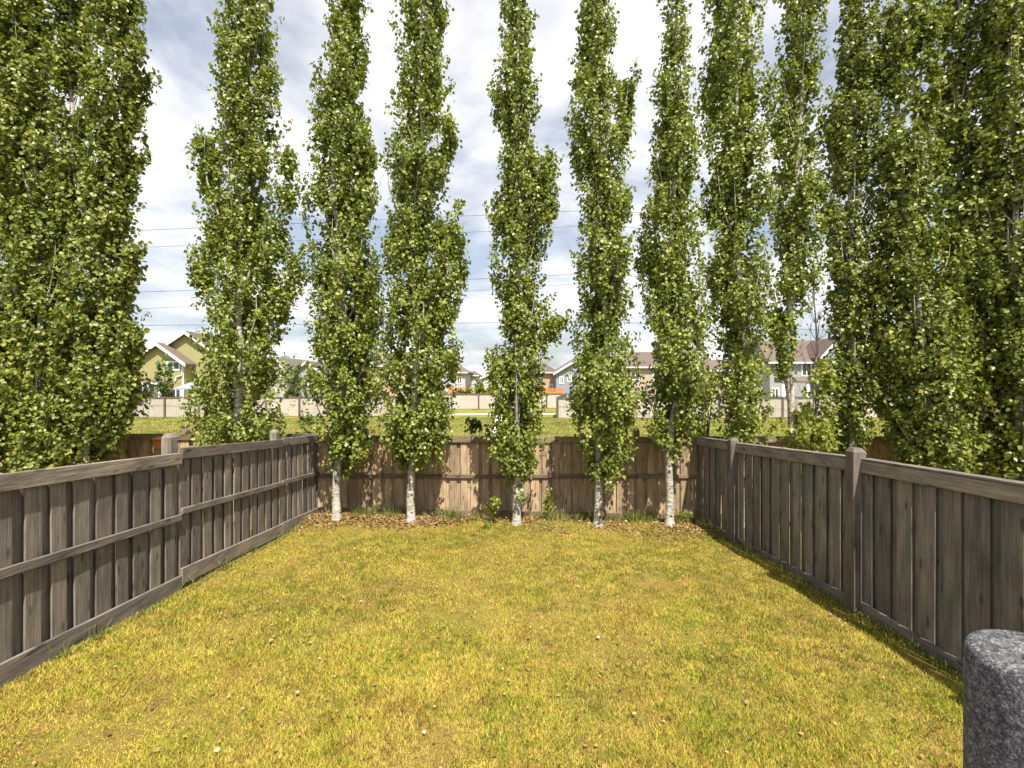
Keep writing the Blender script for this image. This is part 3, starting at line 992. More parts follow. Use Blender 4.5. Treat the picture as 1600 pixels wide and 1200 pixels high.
def crown_points(rng, rows, Y, dens, depth=0.85, clump=16, twig=0.34, leafsz=0.072, holes=0.0, rim=0.35):
    """rows: (pixel y, left x, right x) silhouette at distance Y; fills the round column with upright leafy twigs"""
    rows = sorted(rows)
    ys = np.array([r[0] for r in rows], float)
    xl = np.array([r[1] for r in rows], float); xr = np.array([r[2] for r in rows], float)
    yy = np.linspace(ys[0], ys[-1], 400)
    w = np.interp(yy, ys, xr) - np.interp(yy, ys, xl)
    area = float(((w[1:] + w[:-1]) / 2 * np.diff(yy)).sum()) / (F / Y) ** 2
    nl = int(area * dens)
    nc = max(3, nl // clump)
    cdf = np.cumsum(w ** 1.15 + 3); cdf /= cdf[-1]
    ypix = np.interp(rng.random(nc), cdf, yy)
    hw = (np.interp(ypix, ys, xr) - np.interp(ypix, ys, xl)) / 2
    cx = (np.interp(ypix, ys, xr) + np.interp(ypix, ys, xl)) / 2
    th = rng.random(nc) * 2 * math.pi
    ph = rng.random(6) * 6.28
    z = wz(ypix, Y)
    lump = 1.0 + 0.10 * np.sin(2 * th + 2.3 * z + ph[0]) + 0.09 * np.sin(3 * th - 3.9 * z + ph[1]) + 0.07 * np.sin(th + 6.7 * z + ph[2])
    rho = np.clip(rng.beta(1.7, 1.0, nc), 0.05, 1) * lump
    rho = np.minimum(rho, 1.08)
    hwm = hw / (F / Y)
    dp = np.minimum(hwm * depth, 0.75)
    X0 = wx(cx, Y) + np.cos(th) * rho * np.maximum(hwm - 0.05, 0.03)
    Y0 = Y + np.sin(th) * rho * dp
    C = np.stack([X0, Y0, z - twig * 0.45], 1)
    # gather most twigs into leafy masses with thinner air between them
    nm = max(3, nc // 17)
    g = rng.integers(0, nm, nc)
    pull = rng.random(nc) < 0.55
    sc_ = min(1.0, float(np.median(hwm)) / 0.5)
    off = rng.normal(0, 1, (nc, 3)) * np.array([[.115, .115, .19]]) * sc_
    C = np.where(pull[:, None], C[:nm][g] + off, C)
    ypx = 600 - (C[:, 2] + twig * .45 - CAMZ) / Y * F
    cxw = wx((np.interp(ypx, ys, xr) + np.interp(ypx, ys, xl)) / 2, Y)
    hwn = (np.interp(ypx, ys, xr) - np.interp(ypx, ys, xl)) / 2 / (F / Y)
    dd = C[:, 0] - cxw
    lim = np.maximum(hwn * rng.uniform(.9, 1.06, nc) - .035, .02)
    C[:, 0] = cxw + np.clip(dd, -lim, lim)
    out = np.stack([C[:, 0] - cxw, C[:, 1] - Y, np.zeros(nc)], 1)
    out /= np.linalg.norm(out, axis=1, keepdims=True) + 1e-6
    rho = np.abs(dd) / np.maximum(hwn, .05)
    if holes > 0:
        f = np.sin(C[:, 0] * 5.1 + ph[3] + 1.7 * C[:, 2]) * np.sin(C[:, 2] * 3.3 + ph[4]) + 0.6 * np.sin(C[:, 2] * 7.9 + C[:, 0] * 9 + ph[5])
        keep = f > (-1.6 + holes)
        C, out = C[keep], out[keep]
        nc = len(C)
    # each twig rises and leans outwards
    lean = rng.uniform(0.12, 0.5, nc)[:, None]
    td = out * lean + np.array([[0, 0, 1.0]]) + rng.normal(0, 0.12, (nc, 3))
    td /= np.linalg.norm(td, axis=1, keepdims=True)
    tl = twig * rng.uniform(0.55, 1.35, nc) * np.where(rng.random(nc) < .06, 1.5, 1.0)
    idx = np.repeat(np.arange(nc), clump)
    t = rng.random(len(idx))
    spread = 0.052 * (1.15 - 0.55 * t)
    P = C[idx] + td[idx] * (t * tl[idx])[:, None] + np.clip(rng.normal(0, 1, (len(idx), 3)), -1.8, 1.8) * spread[:, None]
    O = out[idx] * 0.6 + rng.normal(0, 0.55, (len(idx), 3)) + np.array([[0, -0.08, 0.34]])
    O /= np.linalg.norm(O, axis=1, keepdims=True)
    U = rng.normal(0, 0.8, (len(idx), 3)) + out[idx] * 0.4 + np.array([[0, 0, -0.75]])
    U -= O * (U * O).sum(1, keepdims=True) * 0.92
    size = leafsz * rng.uniform(0.62, 1.25, len(idx)) * np.where(np.abs(P[:, 0] - np.interp(P[:, 2], wz(ys, Y)[::-1], wx((xl + xr) / 2, Y)[::-1])) < 0.55 * np.interp(P[:, 2], wz(ys, Y)[::-1], ((xr - xl) / 2 / (F / Y))[::-1]), np.where(P[:, 1] > Y - .05, 1.55, 1.0), 1.0)
    return P, U, O, size


def interp_rows(rows, y):
    rows = sorted(rows)
    ys = [r[0] for r in rows]
    return float(np.interp(y, ys, [(r[1] + r[2]) / 2 for r in rows])), float(np.interp(y, ys, [(r[2] - r[1]) / 2 for r in rows]))


def extend_top(rows):
    t = sorted(rows)[0]
    c, hw = (t[1] + t[2]) / 2, (t[2] - t[1]) / 2
    return rows + [(10, c - hw * .92, c + hw * .92), (-70, c - hw * .7, c + hw * .7), (-140, c - hw * .42, c + hw * .42), (-190, c - 4, c + 4)]


def poplar(label, base, Y, lobes, dens=1050, mat=M_LEAF, r0=0.088, seed=1, holes=0.25, group=None, leafsz=0.07, bare=(), lean_pts=None, top=True):
    """base = trunk foot pixel column; lobes = list of silhouettes, the first is the main column"""
    dens = dens * 2.1; holes = holes * 0.8; leafsz *= 0.97
    rng = np.random.default_rng(seed)
    rnd = random.Random(seed)
    bx = wx(base, Y); bz = float(lawn_z(np.array(bx), np.array(Y)))
    root = empty('poplar_tree', (bx, Y, bz))
    tag(root, label, 'tree', group)
    main = extend_top(lobes[0]) if top else lobes[0]
    lowest = max(r[0] for r in main)
    ztop = wz(min(r[0] for r in main) + 10, Y)
    pts = [(bx - .01, Y, bz - 0.15), (bx, Y, bz + .02), (bx + .004, Y, bz + .12)]; rad = [r0 * 1.75, r0 * 1.36, r0 * 1.06]
    n = 26
    for k in range(1, n + 1):
        z = bz + (ztop - bz) * k / n
        ypx = 600 - (z - CAMZ) / Y * F
        c, hw = interp_rows(main, min(ypx, lowest))
        f = min(1.0, max(0.0, (z - bz - 0.8) / 2.6))
        x = bx * (1 - f) + wx(c, Y) * f + 0.022 * math.sin(z * 2.1 + seed) + 0.012 * math.sin(5.3 * z)
        pts.append((x, Y + 0.04 * math.sin(z * 0.9 + seed * 2), z))
        rad.append(r0 * (1 - 0.86 * (k / n) ** 0.85))
    tm = MB(); tm.tube(pts, rad, 12)
    T = np.array(pts)
    # upright limbs
    for k in range(34):
        z0 = bz + 1.35 + (ztop - bz - 2.2) * (k + rnd.random()) / 34
        x0 = np.interp(z0, T[:, 2], T[:, 0]); y0 = np.interp(z0, T[:, 2], T[:, 1])
        rr = np.interp(z0, T[:, 2], rad)
        ang = rnd.random() * 6.28
        ln = rnd.uniform(0.8, 1.9)
        lp = []; lr = []
        for q in range(6):
            u = q / 5
            z = z0 + ln * u
            ypx = 600 - (z - CAMZ) / Y * F
            c, hw = interp_rows(main, min(ypx, lowest))
            o = (hw / (F / Y)) * 0.78 * (1 - (1 - u) ** 1.7)
            lp.append((x0 + math.cos(ang) * o, y0 + math.sin(ang) * o * 0.8, z)); lr.append(max(0.004, min(.028, rr * .42) * (1 - .8 * u)))
        tm.tube(lp, lr, 5, False)
    # a leader into each side lobe
    for lb in lobes[1:]:
        yb_, yt_ = max(r[0] for r in lb), min(r[0] for r in lb)
        zb_, zt_ = wz(yb_, Y), wz(yt_ + 8, Y)
        c0, _ = interp_rows(lb, yb_)
        zs = max(bz + .5, zb_ - .5)
        x0 = np.interp(zs, T[:, 2], T[:, 0])
        lp = [(x0, Y, zs)]; lr = [.034]
        for q in range(1, 7):
            u = q / 6; z = zs + (zt_ - zs) * u
            c, _ = interp_rows(lb, 600 - (z - CAMZ) / Y * F)
            f = min(1, u * 1.6)
            lp.append((x0 * (1 - f) + wx(c, Y) * f, Y + .03 * math.sin(q), z)); lr.append(.032 * (1 - .8 * u) + .003)
        tm.tube(lp, lr, 6, False)
    tm.build('trunk', M_BARK, root, True)
    A = [[], [], [], []]
    for i, lb in enumerate(lobes):
        rows = main if i == 0 else lb
        res = crown_points(rng, rows, Y + (0 if i == 0 else rng.uniform(-.15, .1)), dens, 0.85, 18, 0.34, leafsz, holes)
        for a_, b_ in zip(A, res): a_.append(b_)
    P, U, O, s = [np.concatenate(a_) for a_ in A]
    for (y0, y1, x0, x1) in bare:            # stretches of bare stem
        ypx = 600 - (P[:, 2] - CAMZ) / Y * F; xpx = 800 + P[:, 0] / Y * F
        keep = ~((ypx > y0) & (ypx < y1) & (xpx > x0) & (xpx < x1))
        P, U, O, s = P[keep], U[keep], O[keep], s[keep]
    cr_ = leaves_object('crown', root, P, U, O, s, mat)
    cr_['kind'] = 'stuff'
    return root


G1 = 'poplars along the back fence inside the yard'
poplar('leftmost of five slim poplars in front of the back fence, pale trunk', 526, 10.1, [
    [(66, 515, 572), (110, 496, 578), (150, 484, 574), (200, 491, 571), (250, 478, 560), (300, 481, 560), (350, 484, 575), (400, 475, 590), (450, 479, 594), (500, 481, 596), (550, 486, 596), (600, 487, 588), (640, 492, 580), (680, 498, 575), (705, 506, 573), (738, 517, 556)],
    [(198, 560, 575), (225, 550, 588), (280, 545, 590), (340, 550, 592)]], seed=3, group=G1)
poplar('second poplar from the left in front of the back fence, crown forked halfway up', 642, 10.1, [
    [(66, 622, 693), (110, 616, 702), (150, 618, 694), (200, 616, 706), (240, 611, 702), (290, 601, 695), (340, 610, 680), (400, 602, 680), (450, 601, 690), (500, 592, 715), (550, 587, 718), (600, 591, 711), (650, 601, 704), (690, 606, 699), (712, 612, 690), (734, 630, 664)],
    [(308, 712, 724), (335, 695, 728), (380, 680, 728), (430, 675, 724), (500, 670, 716)], [(195, 695, 712), (215, 690, 716), (240, 680, 706)]], seed=4, group=G1)
poplar('middle one of five slim poplars, wispy twig sticking out to the right', 807, 10.05, [
    [(66, 784, 833), (120, 772, 843), (160, 774, 843), (200, 775, 834), (250, 780, 850), (300, 777, 856), (340, 770, 858), (400, 770, 855), (450, 772, 848), (500, 782, 858), (530, 780, 862), (560, 767, 848), (600, 770, 848), (640, 777, 843), (680, 767, 848), (710, 760, 848), (728, 778, 838), (742, 798, 822)],
    [(240, 850, 865), (262, 842, 871), (310, 838, 870), (345, 840, 866)], [(492, 880, 893), (503, 858, 888), (520, 850, 876), (545, 845, 862)]], seed=5, group=G1)
poplar('fourth of the five slim poplars, short side leader high on its right', 934, 10.1, [
    [(66, 899, 958), (110, 903, 960), (140, 903, 962), (170, 892, 965), (200, 886, 970), (240, 896, 983), (290, 906, 986), (340, 912, 986), (400, 904, 988), (450, 906, 984), (500, 906, 984), (530, 901, 995), (580, 891, 1002), (620, 891, 998), (660, 891, 985), (700, 896, 983), (722, 902, 975), (738, 924, 950)],
    [(118, 978, 990), (135, 966, 996), (170, 960, 993), (220, 955, 990)]], seed=6, group=G1)
poplar('rightmost of five slim poplars in front of the back fence, near the corner', 1046, 10.1, [
    [(66, 1041, 1074), (120, 1029, 1080), (170, 1027, 1088), (220, 1022, 1096), (270, 1015, 1093), (320, 1018, 1089), (350, 1003, 1092), (400, 1001, 1096), (450, 1006, 1102), (500, 1011, 1110), (550, 1007, 1114), (600, 1011, 1114), (640, 1012, 1105), (670, 1020, 1090), (690, 1028, 1068), (700, 1036, 1056)]], seed=7, group=G1)
GL = 'poplars in the neighbouring yard on the left'
poplar('broad poplar with several leaders standing behind the left fence, house at its left', 371, 10.0, [
    [(66, 349, 433), (120, 342, 431), (200, 346, 432), (250, 349, 425), (300, 352, 404), (350, 346, 404), (400, 338, 408), (450, 325, 420), (500, 312, 436), (540, 312, 440), (570, 318, 440), (600, 302, 442), (640, 297, 445), (680, 302, 440), (698, 320, 430)],
    [(200, 313, 328), (228, 299, 340), (280, 304, 345), (340, 312, 346), (400, 318, 345)], [(246, 445, 458), (262, 434, 463), (300, 420, 466), (345, 410, 455), (400, 402, 440), (440, 400, 430)],
    [(398, 450, 464), (420, 432, 469), (450, 425, 470), (485, 415, 458)], [(372, 298, 312), (400, 300, 330), (450, 296, 330)]], seed=8, holes=.42, dens=950, group=GL, bare=[(525, 575, 362, 378)])
poplar('big dense poplar behind the left fence with ragged right edge', 135, 9.6, [
    [(66, 88, 128), (120, 87, 128), (200, 86, 132), (260, 88, 140), (330, 92, 175), (400, 108, 200), (470, 112, 206), (550, 105, 204), (620, 85, 204), (680, 70, 190), (730, 70, 150)],
    [(-140, 168, 182), (-60, 155, 200), (10, 145, 212), (66, 140, 216), (95, 148, 226), (130, 146, 214), (170, 146, 218), (210, 148, 204), (300, 140, 198), (380, 130, 190)], [(225, 195, 222), (250, 175, 215), (290, 160, 200)],
    [(385, 205, 226), (410, 190, 222), (450, 185, 212)], [(512, 195, 230), (540, 188, 222), (565, 178, 208), (610, 170, 208), (650, 165, 203)]], seed=9, dens=1150, holes=.3, mat=M_LEAFD, leafsz=.078, group=GL)
poplar('dark dense poplar at the left edge of the picture, second from it', 62, 9.5, [
    [(66, 8, 68), (200, 8, 72), (270, 20, 84), (400, 28, 98), (500, 30, 105), (600, 25, 110), (680, 25, 115), (745, 30, 110)]], seed=10, dens=1200, holes=.2, mat=M_LEAFD, leafsz=.078, group=GL)
poplar('dark poplar cut off by the left edge of the picture', -18, 9.6, [
    [(66, -60, 45), (200, -65, 40), (400, -60, 35), (600, -65, 45), (745, -60, 40)]], seed=12, dens=1000, holes=.2, mat=M_LEAFD, leafsz=.078, group=GL)
GR = 'poplars in the neighbouring yard on the right'
poplar('poplar just right of the back corner with two leaders and thin lower crown', 1156, 10.2, [
    [(66, 1102, 1193), (120, 1093, 1203), (170, 1101, 1203), (220, 1106, 1198), (270, 1103, 1198), (330, 1097, 1198), (400, 1102, 1203), (450, 1107, 1207), (500, 1117, 1202), (550, 1126, 1198), (600, 1128, 1195), (650, 1132, 1196), (690, 1132, 1190)]], seed=13, holes=.5, dens=950, group=GR)
poplar('poplar with long bare pale trunk showing above leafy shoots', 1248, 10.3, [
    [(66, 1216, 1288), (130, 1221, 1281), (200, 1216, 1279), (260, 1212, 1279), (320, 1213, 1281), (380, 1216, 1281), (430, 1213, 1268), (500, 1206, 1262), (560, 1210, 1245), (580, 1215, 1240)]], seed=14, holes=.55, dens=880, r0=.10, group=GR, bare=[(490, 640, 1243, 1256), (545, 640, 1238, 1270)])
poplar('slim poplar right of the bare pale trunk', 1332, 10.2, [
    [(66, 1314, 1374), (130, 1304, 1374), (180, 1290, 1376), (250, 1293, 1369), (300, 1291, 1364), (400, 1290, 1368), (500, 1301, 1373), (600, 1306, 1364), (650, 1312, 1358), (698, 1312, 1352)]], seed=15, holes=.3, mat=M_LEAFD, group=GR)
poplar('broad poplar with drooping leafy base and cut pale trunk behind the right fence', 1452, 9.7, [
    [(66, 1388, 1418), (150, 1388, 1416), (220, 1380, 1422), (300, 1374, 1450), (350, 1372, 1472), (450, 1367, 1490), (550, 1372, 1505), (620, 1372, 1515), (680, 1395, 1520), (735, 1412, 1500)],
    [(-130, 1436, 1444), (-40, 1430, 1452), (66, 1424, 1462), (150, 1428, 1458), (250, 1424, 1460), (330, 1420, 1465)]], seed=16, dens=1150, holes=.25, mat=M_LEAFD, leafsz=.076, group=GR)
poplar('dense poplar between two others near the right edge, trunk foot above the fence rail', 1512, 9.9, [
    [(66, 1470, 1524), (150, 1468, 1520), (250, 1470, 1524), (400, 1470, 1535), (550, 1480, 1545), (650, 1490, 1550), (712, 1500, 1545)]], seed=17, dens=1050, holes=.3, mat=M_LEAFD, leafsz=.076, group=GR)
poplar('dark poplar at the right edge of the picture', 1585, 9.4, [
    [(66, 1536, 1620), (200, 1534, 1630), (350, 1528, 1640), (500, 1535, 1650), (650, 1540, 1660), (760, 1550, 1660)]], seed=18, dens=1100, holes=.2, mat=M_LEAFD, leafsz=.078, group=GR)
poplar('dark poplar cut off by the right edge of the picture', 1680, 9.4, [
    [(66, 1620, 1730), (300, 1615, 1740), (760, 1625, 1740)]], seed=19, dens=900, holes=.2, mat=M_LEAFD, leafsz=.078, group=GR)

# bare dead stem with fine twigs
rt = empty('bare_tree', (wx(1274, 10.6), 10.6, -.1))
tag(rt, 'leafless thin tree with fine twigs beside the bare pale trunk', 'tree')
rnd = random.Random(5)
tm = MB(); Yd = 10.6
stem = [(wx(1274 + 2 * math.sin(k), Yd), Yd, wz(740 - k * 26, Yd)) for k in range(13)]
tm.tube(stem, [.035 * (1 - k / 14) + .004 for k in range(13)], 7)
tm.build('trunk', M_BARK, rt, True)
tw = MB()
for k in range(46):
    i = rnd.randint(4, 12); p = Vector(stem[i]); a = rnd.uniform(-1, 1); L = rnd.uniform(.25, .75) * (1.1 - i / 22)
    q = p + Vector((a * .3 * L / .5, rnd.uniform(-.2, .2), L)); mid = (p + q) / 2 + Vector((a * .06, 0, -.03))
    tw.tube([p, mid, q], [.007, .005, .003], 4, False)
    for _ in range(2):
        s_ = mid.lerp(q, rnd.random()); tw.tube([s_, s_ + Vector((rnd.uniform(-.16, .16), rnd.uniform(-.1, .1), rnd.uniform(.06, .22)))], [.004, .0025], 4, False)
tw.build('twigs', M_POLE, rt)


# ------------------------------------------------------------------ shrubs, shoots and small far trees
def bush(name, label, cat, Y, rows, dens, mat, leafsz, seed, depth=1.0, z0=None, stems=5, group=None, clump=12, twig=.25, base=None, holes=0.2):
    rng = np.random.default_rng(seed); rnd = random.Random(seed)
    low = max(r[0] for r in rows); c, hw = interp_rows(rows, low)
    bx = wx(c if base is None else base, Y)
    zg = z0 if z0 is not None else (float(lawn_z(np.array(bx), np.array(Y))) if Y < YB else 0.0)
    root = empty(name, (bx, Y, zg)); tag(root, label, cat, group)
    hi = min(r[0] for r in rows)
    m = MB()
    sc = max(.3, (wz(hi, Y) - zg) / 2.5)
    for k in range(stems):
        zt_ = wz(hi + (low - hi) * rnd.uniform(.05, .5), Y)
        cc, hh_ = interp_rows(rows, 600 - (zt_ - CAMZ) / Y * F)
        tx = wx(cc + hh_ * rnd.uniform(-.6, .6), Y)
        sx = bx + rnd.uniform(-.04, .04) * sc
        m.tube([(sx, Y, zg - .05), (sx * .6 + tx * .4, Y + rnd.uniform(-.05, .05), zg + (zt_ - zg) * .5), (tx, Y + rnd.uniform(-.1, .1) * sc, zt_)], [.022 * sc, .014 * sc, .005 * sc], 6, False)
    m.build('stems', M_POLE, root, True)
    res = crown_points(rng, rows, Y, dens, depth, clump, twig, leafsz, holes)
    o = leaves_object('foliage', root, *res, mat); o['kind'] = 'stuff'
    return root


bush('leafy_shoots', 'bright yellow-green leafy shoots at the foot of the bare pale trunk', 'shrub', 10.0,
     [(575, 1278, 1300), (610, 1258, 1308), (640, 1236, 1306), (670, 1222, 1298), (715, 1225, 1292)], 900, M_LEAFY, .075, 31, base=1255)
bush('shrub', 'thin shrub with yellow-green leaves under the poplar just right of the back corner', 'shrub', 10.4,
     [(600, 1122, 1150), (640, 1118, 1205), (680, 1130, 1208), (700, 1135, 1200)], 380, M_LEAFY, .07, 32, base=1160)
bush('shrub', 'yellow-green shrub beyond the back fence behind the corner poplar', 'shrub', 14.0,
     [(575, 1098, 1118), (600, 1090, 1124), (640, 1085, 1122), (680, 1085, 1115)], 700, M_LEAFY, .075, 33)
bush('sapling', 'small yellow-green sapling in the leaf litter left of the middle trunk', 'sapling', 9.95,
     [(785, 768, 778), (798, 757, 780), (815, 755, 775), (832, 758, 772)], 1500, M_LEAFY, .05, 34, stems=3, twig=.1, clump=8)
bush('sapling', 'upright narrow sapling against the back fence right of the middle trunk', 'sapling', 10.5,
     [(766, 853, 861), (785, 849, 863), (808, 846, 862), (818, 850, 860)], 1500, M_LEAFY, .045, 35, stems=2, twig=.1, clump=8)
bush('weed', 'leafy green weed standing just behind the back fence left of the footpath', 'weed', 13.0,
     [(650, 740, 756), (662, 732, 766), (680, 734, 770), (720, 738, 766)], 420, M_SHRUB, .09, 36)
bush('weed', 'yellowish green weed behind the back fence near its left corner', 'weed', 14.0,
     [(656, 470, 486), (668, 460, 498), (700, 462, 496)], 700, M_SHRUB, .07, 37)
bush('weed', 'low green weeds along the right end of the back fence', 'weed', 10.35,
     [(800, 1062, 1085), (815, 1050, 1092), (834, 1052, 1088)], 900, M_LEAFY, .05, 38, stems=4, twig=.12, clump=8)
bush('columnar_tree', 'young columnar tree in front of the olive green house', 'tree', 47.5,
     [(556, 255, 262), (575, 250, 268), (600, 247, 268), (622, 246, 270), (640, 252, 264)], 130, M_SHRUB, .22, 39, z0=0, stems=2, twig=.6)
bush('tree', 'small conical green tree in front of the pale grey gabled house', 'tree', 52,
     [(564, 456, 460), (585, 450, 468), (605, 445, 472), (625, 444, 476), (640, 450, 468)], 130, M_SHRUB, .22, 40, z0=0, stems=2, twig=.6)
bush('tree', 'second small green tree beside the white-sided house', 'tree', 53,
     [(585, 478, 486), (600, 472, 492), (625, 470, 500), (640, 474, 496)], 130, M_SHRUB, .22, 41, z0=0, stems=2, twig=.6)
bush('shrub', 'dark purple-leaved shrub in front of the tan house', 'shrub', 52,
     [(596, 568, 598), (606, 560, 605), (622, 560, 606), (640, 570, 598)], 150, M_REDSH, .22, 42, z0=0, twig=.5)
bush('shrub', 'bright yellow-green shrub above the far fence left of the middle poplar', 'shrub', 61,
     [(601, 752, 770), (608, 738, 785), (620, 730, 790), (637, 735, 785)], 140, M_LEAFY, .25, 43, z0=0, twig=.5)
bush('shrub', 'small green shrub behind the far fence beside the orange deck at left', 'shrub', 62,
     [(606, 722, 730), (613, 716, 738), (636, 718, 736)], 140, M_SHRUB, .25, 44, z0=0, twig=.5)
bush('tree', 'small round dark green tree between the distant pale houses', 'tree', 80,
     [(590, 744, 750), (596, 741, 754), (606, 741, 755), (626, 745, 751)], 110, M_SHRUB, .3, 45, z0=0, twig=.6, stems=2)

# orange-brown box on the neighbour's fence
bxr = empty('nest_box', (wx(250, 10.9), 10.9, 1.6)); tag(bxr, 'small orange-brown wooden box mounted on the neighbour fence behind the left fence post', 'box')
a_, b_ = wx(244, 10.85), wx(257, 10.85)
MB().box(a_, b_, 10.78, 10.93, wz(700, 10.85), wz(687, 10.85)).build('box_body', M_ORANGE, bxr)
MB().hexa([(a_ - .02, 10.74, wz(687, 10.85) + .002), (b_ + .02, 10.74, wz(687, 10.85) + .002), (b_ + .02, 10.95, wz(687, 10.85) + .002), (a_ - .02, 10.95, wz(687, 10.85) + .002),
           (a_ - .02, 10.74, wz(687, 10.85) + .02), (b_ + .02, 10.74, wz(687, 10.85) + .02), (b_ + .02, 10.95, wz(687, 10.85) + .07), (a_ - .02, 10.95, wz(687, 10.85) + .07)]).build('lid', M_ORANGE, bxr)


# ------------------------------------------------------------------ grass and litter
def inside(X, Y, mg=0.03):
    return (X > CL + TILT * Y + mg) & (X < CR + TILT * Y - mg)


def blades(name, X, Y, Z, h, w, lean, rng, mat, seg=1):
    n = len(X)
    a = rng.random(n) * 6.283
    b = rng.random(n) * 6.283
    tip = np.stack([X + np.cos(a) * lean * h, Y + np.sin(a) * lean * h, Z + h * np.sqrt(np.maximum(0.05, 1 - np.minimum(lean, .97) ** 2))], 1)
    s = np.stack([np.cos(b) * w / 2, np.sin(b) * w / 2, np.zeros(n)], 1)
    base = np.stack([X, Y, Z - 0.004], 1)
    if seg == 1:
        V = np.stack([base - s, base + s, tip], 1).reshape(-1, 3)
        q = (np.arange(n) * 3)[:, None] + np.array([[0, 1, 2]])
    else:
        mid = base * .5 + tip * .5 + np.array([[0, 0, 1.0]]) * (h * lean * .22)[:, None]
        V = np.stack([base - s, base + s, mid + s * .8, tip, mid - s * .8], 1).reshape(-1, 3)
        k = np.arange(n) * 5
        q = np.concatenate([k[:, None] + np.array([[0, 1, 2]]), k[:, None] + np.array([[0, 2, 4]]), k[:, None] + np.array([[4, 2, 3]])], 0)
    o = link(name, quads_mesh(name, V, q, mat))
    o['kind'] = 'stuff'
    return o


def vnoise(X, Y, s, seed):
    r = np.random.default_rng(seed); v = 0
    for k in range(7):
        a = r.random() * 6.28; f = s * r.uniform(.6, 1.8)
        v = v + np.sin((X * math.cos(a) + Y * math.sin(a)) * f + r.random() * 6.28)
    return v / 3.5


n = 640000
Yv = 2.85 + 7.8 * RNG.random(n) ** 1.4; Xv = RNG.uniform(-5, 5, n)
Yv = np.concatenate([Yv, RNG.uniform(2.75, 4.7, 170000)]); Xv = np.concatenate([Xv, RNG.uniform(-5, 5, 170000)]); n = len(Xv)
k = inside(Xv, Yv) & (np.abs(Xv) < Yv * 1.12 + .3)
dn = vnoise(Xv, Yv, 3.5, 5) + 0.6 * vnoise(Xv, Yv, 11, 6)
k &= RNG.random(n) < np.clip(0.8 + 0.3 * dn, .5, 1)
k &= RNG.random(n) < np.clip((10.3 - Yv + .25 * vnoise(Xv, Yv, 2.2, 31)) / .5, 0.25, 1)
Xv, Yv, dn = Xv[k], Yv[k], dn[k]
h_ = RNG.uniform(.02, .052, len(Xv)) * (1 + .35 * dn)
tag(blades('lawn_grass', Xv, Yv, lawn_z(Xv, Yv), h_, RNG.uniform(.005, .0095, len(Xv)), RNG.uniform(.5, .985, len(Xv)), RNG, M_BLADE), 'short dry yellow-green lawn grass filling the yard', 'grass')

# tufts of longer grass in the lawn
nt_ = 2600
cx_ = RNG.uniform(-5, 5, nt_); cy_ = RNG.uniform(2.9, 10, nt_)
k = inside(cx_, cy_, .1) & (vnoise(cx_, cy_, 1.3, 9) + .25 * cx_ / 4 > .0)
cx_, cy_ = cx_[k], cy_[k]
Xv = np.repeat(cx_, 26) + RNG.normal(0, .05, len(cx_) * 26); Yv = np.repeat(cy_, 26) + RNG.normal(0, .05, len(cx_) * 26)
M_TUFT = grass_mat('green_tuft_blade', (0.38, 0.33, 0.06), (0.27, 0.28, 0.04), (0.17, 0.22, 0.028), 1.5, 0.06)
tag(blades('grass_tufts', Xv, Yv, lawn_z(Xv, Yv), RNG.uniform(.035, .085, len(Xv)), RNG.uniform(.004, .008, len(Xv)), RNG.uniform(.3, .9, len(Xv)), RNG, M_TUFT, 2), 'greener tufts scattered through the dry lawn', 'grass')

# long grass at the foot of the fences
Xs, Ys, Hs = [], [], []
def fringe(n, fx, fy, h0, h1, sd):
    t = RNG.random(n)
    x = fx(t) + RNG.normal(0, sd, n); y = fy(t) + RNG.normal(0, sd, n)
    Xs.append(x); Ys.append(y); Hs.append(RNG.uniform(h0, h1, n))
for _ in range(150):
    x = random.uniform(CL + TILT * 11 + .2, CR + TILT * 11 - .2)
    if random.random() < .65: x = random.choice([-2.9, -1.4, .9, 1.5, 2.1, 2.7, 3.3, 3.7]) + random.uniform(-.35, .35)
    n_ = random.randint(14, 40); hh_ = random.uniform(.1, .42)
    fringe(n_, lambda t, x=x: x + 0 * t, lambda t: 10.55 + random.uniform(-.3, .3) + 0 * t, hh_ * .4, hh_, .06)
fringe(2600, lambda t: right_x(3.6 + 7.2 * t) - .10, lambda t: 3.6 + 7.2 * t, .03, .11, .045)
fringe(1500, lambda t: left_x(3.6 + 7.2 * t) + .10, lambda t: 3.6 + 7.2 * t, .02, .08, .035)
for _ in range(16):
    y = random.uniform(4, 10.5); fringe(24, lambda t, y=y: right_x(y) - .13 + 0 * t, lambda t, y=y: y + 0 * t, .06, .24, .05)
for _ in range(9):
    y = random.uniform(4, 10.5); fringe(14, lambda t, y=y: left_x(y) + .12 + 0 * t, lambda t, y=y: y + 0 * t, .06, .26, .04)
Xv, Yv, Hv = map(np.concatenate, (Xs, Ys, Hs))
k = inside(Xv, Yv, .045) & (Yv < 10.93)
Xv, Yv, Hv = Xv[k], Yv[k], Hv[k]
tag(blades('tall_grass', Xv, Yv, lawn_z(Xv, Yv), Hv, RNG.uniform(.005, .011, len(Xv)), RNG.uniform(.1, .75, len(Xv)), RNG, M_TALL, 2), 'long untrimmed grass along the foot of the fences', 'grass')


def litter(name, X, Y, size, mat, label, lift=.012, tilt=.6):
    n = len(X)
    P = np.stack([X, Y, lawn_z(X, Y) + lift + RNG.random(n) * .02], 1)
    O = RNG.normal(0, tilt, (n, 3)) + np.array([[0, 0, 1.0]])
    U = RNG.normal(0, 1, (n, 3)); U[:, 2] *= .25
    O /= np.linalg.norm(O, axis=1, keepdims=True)
    o = leaves_object(name, None, P, U, O, size, mat)
    o['kind'] = 'stuff'
    tag(o, label, 'leaves')


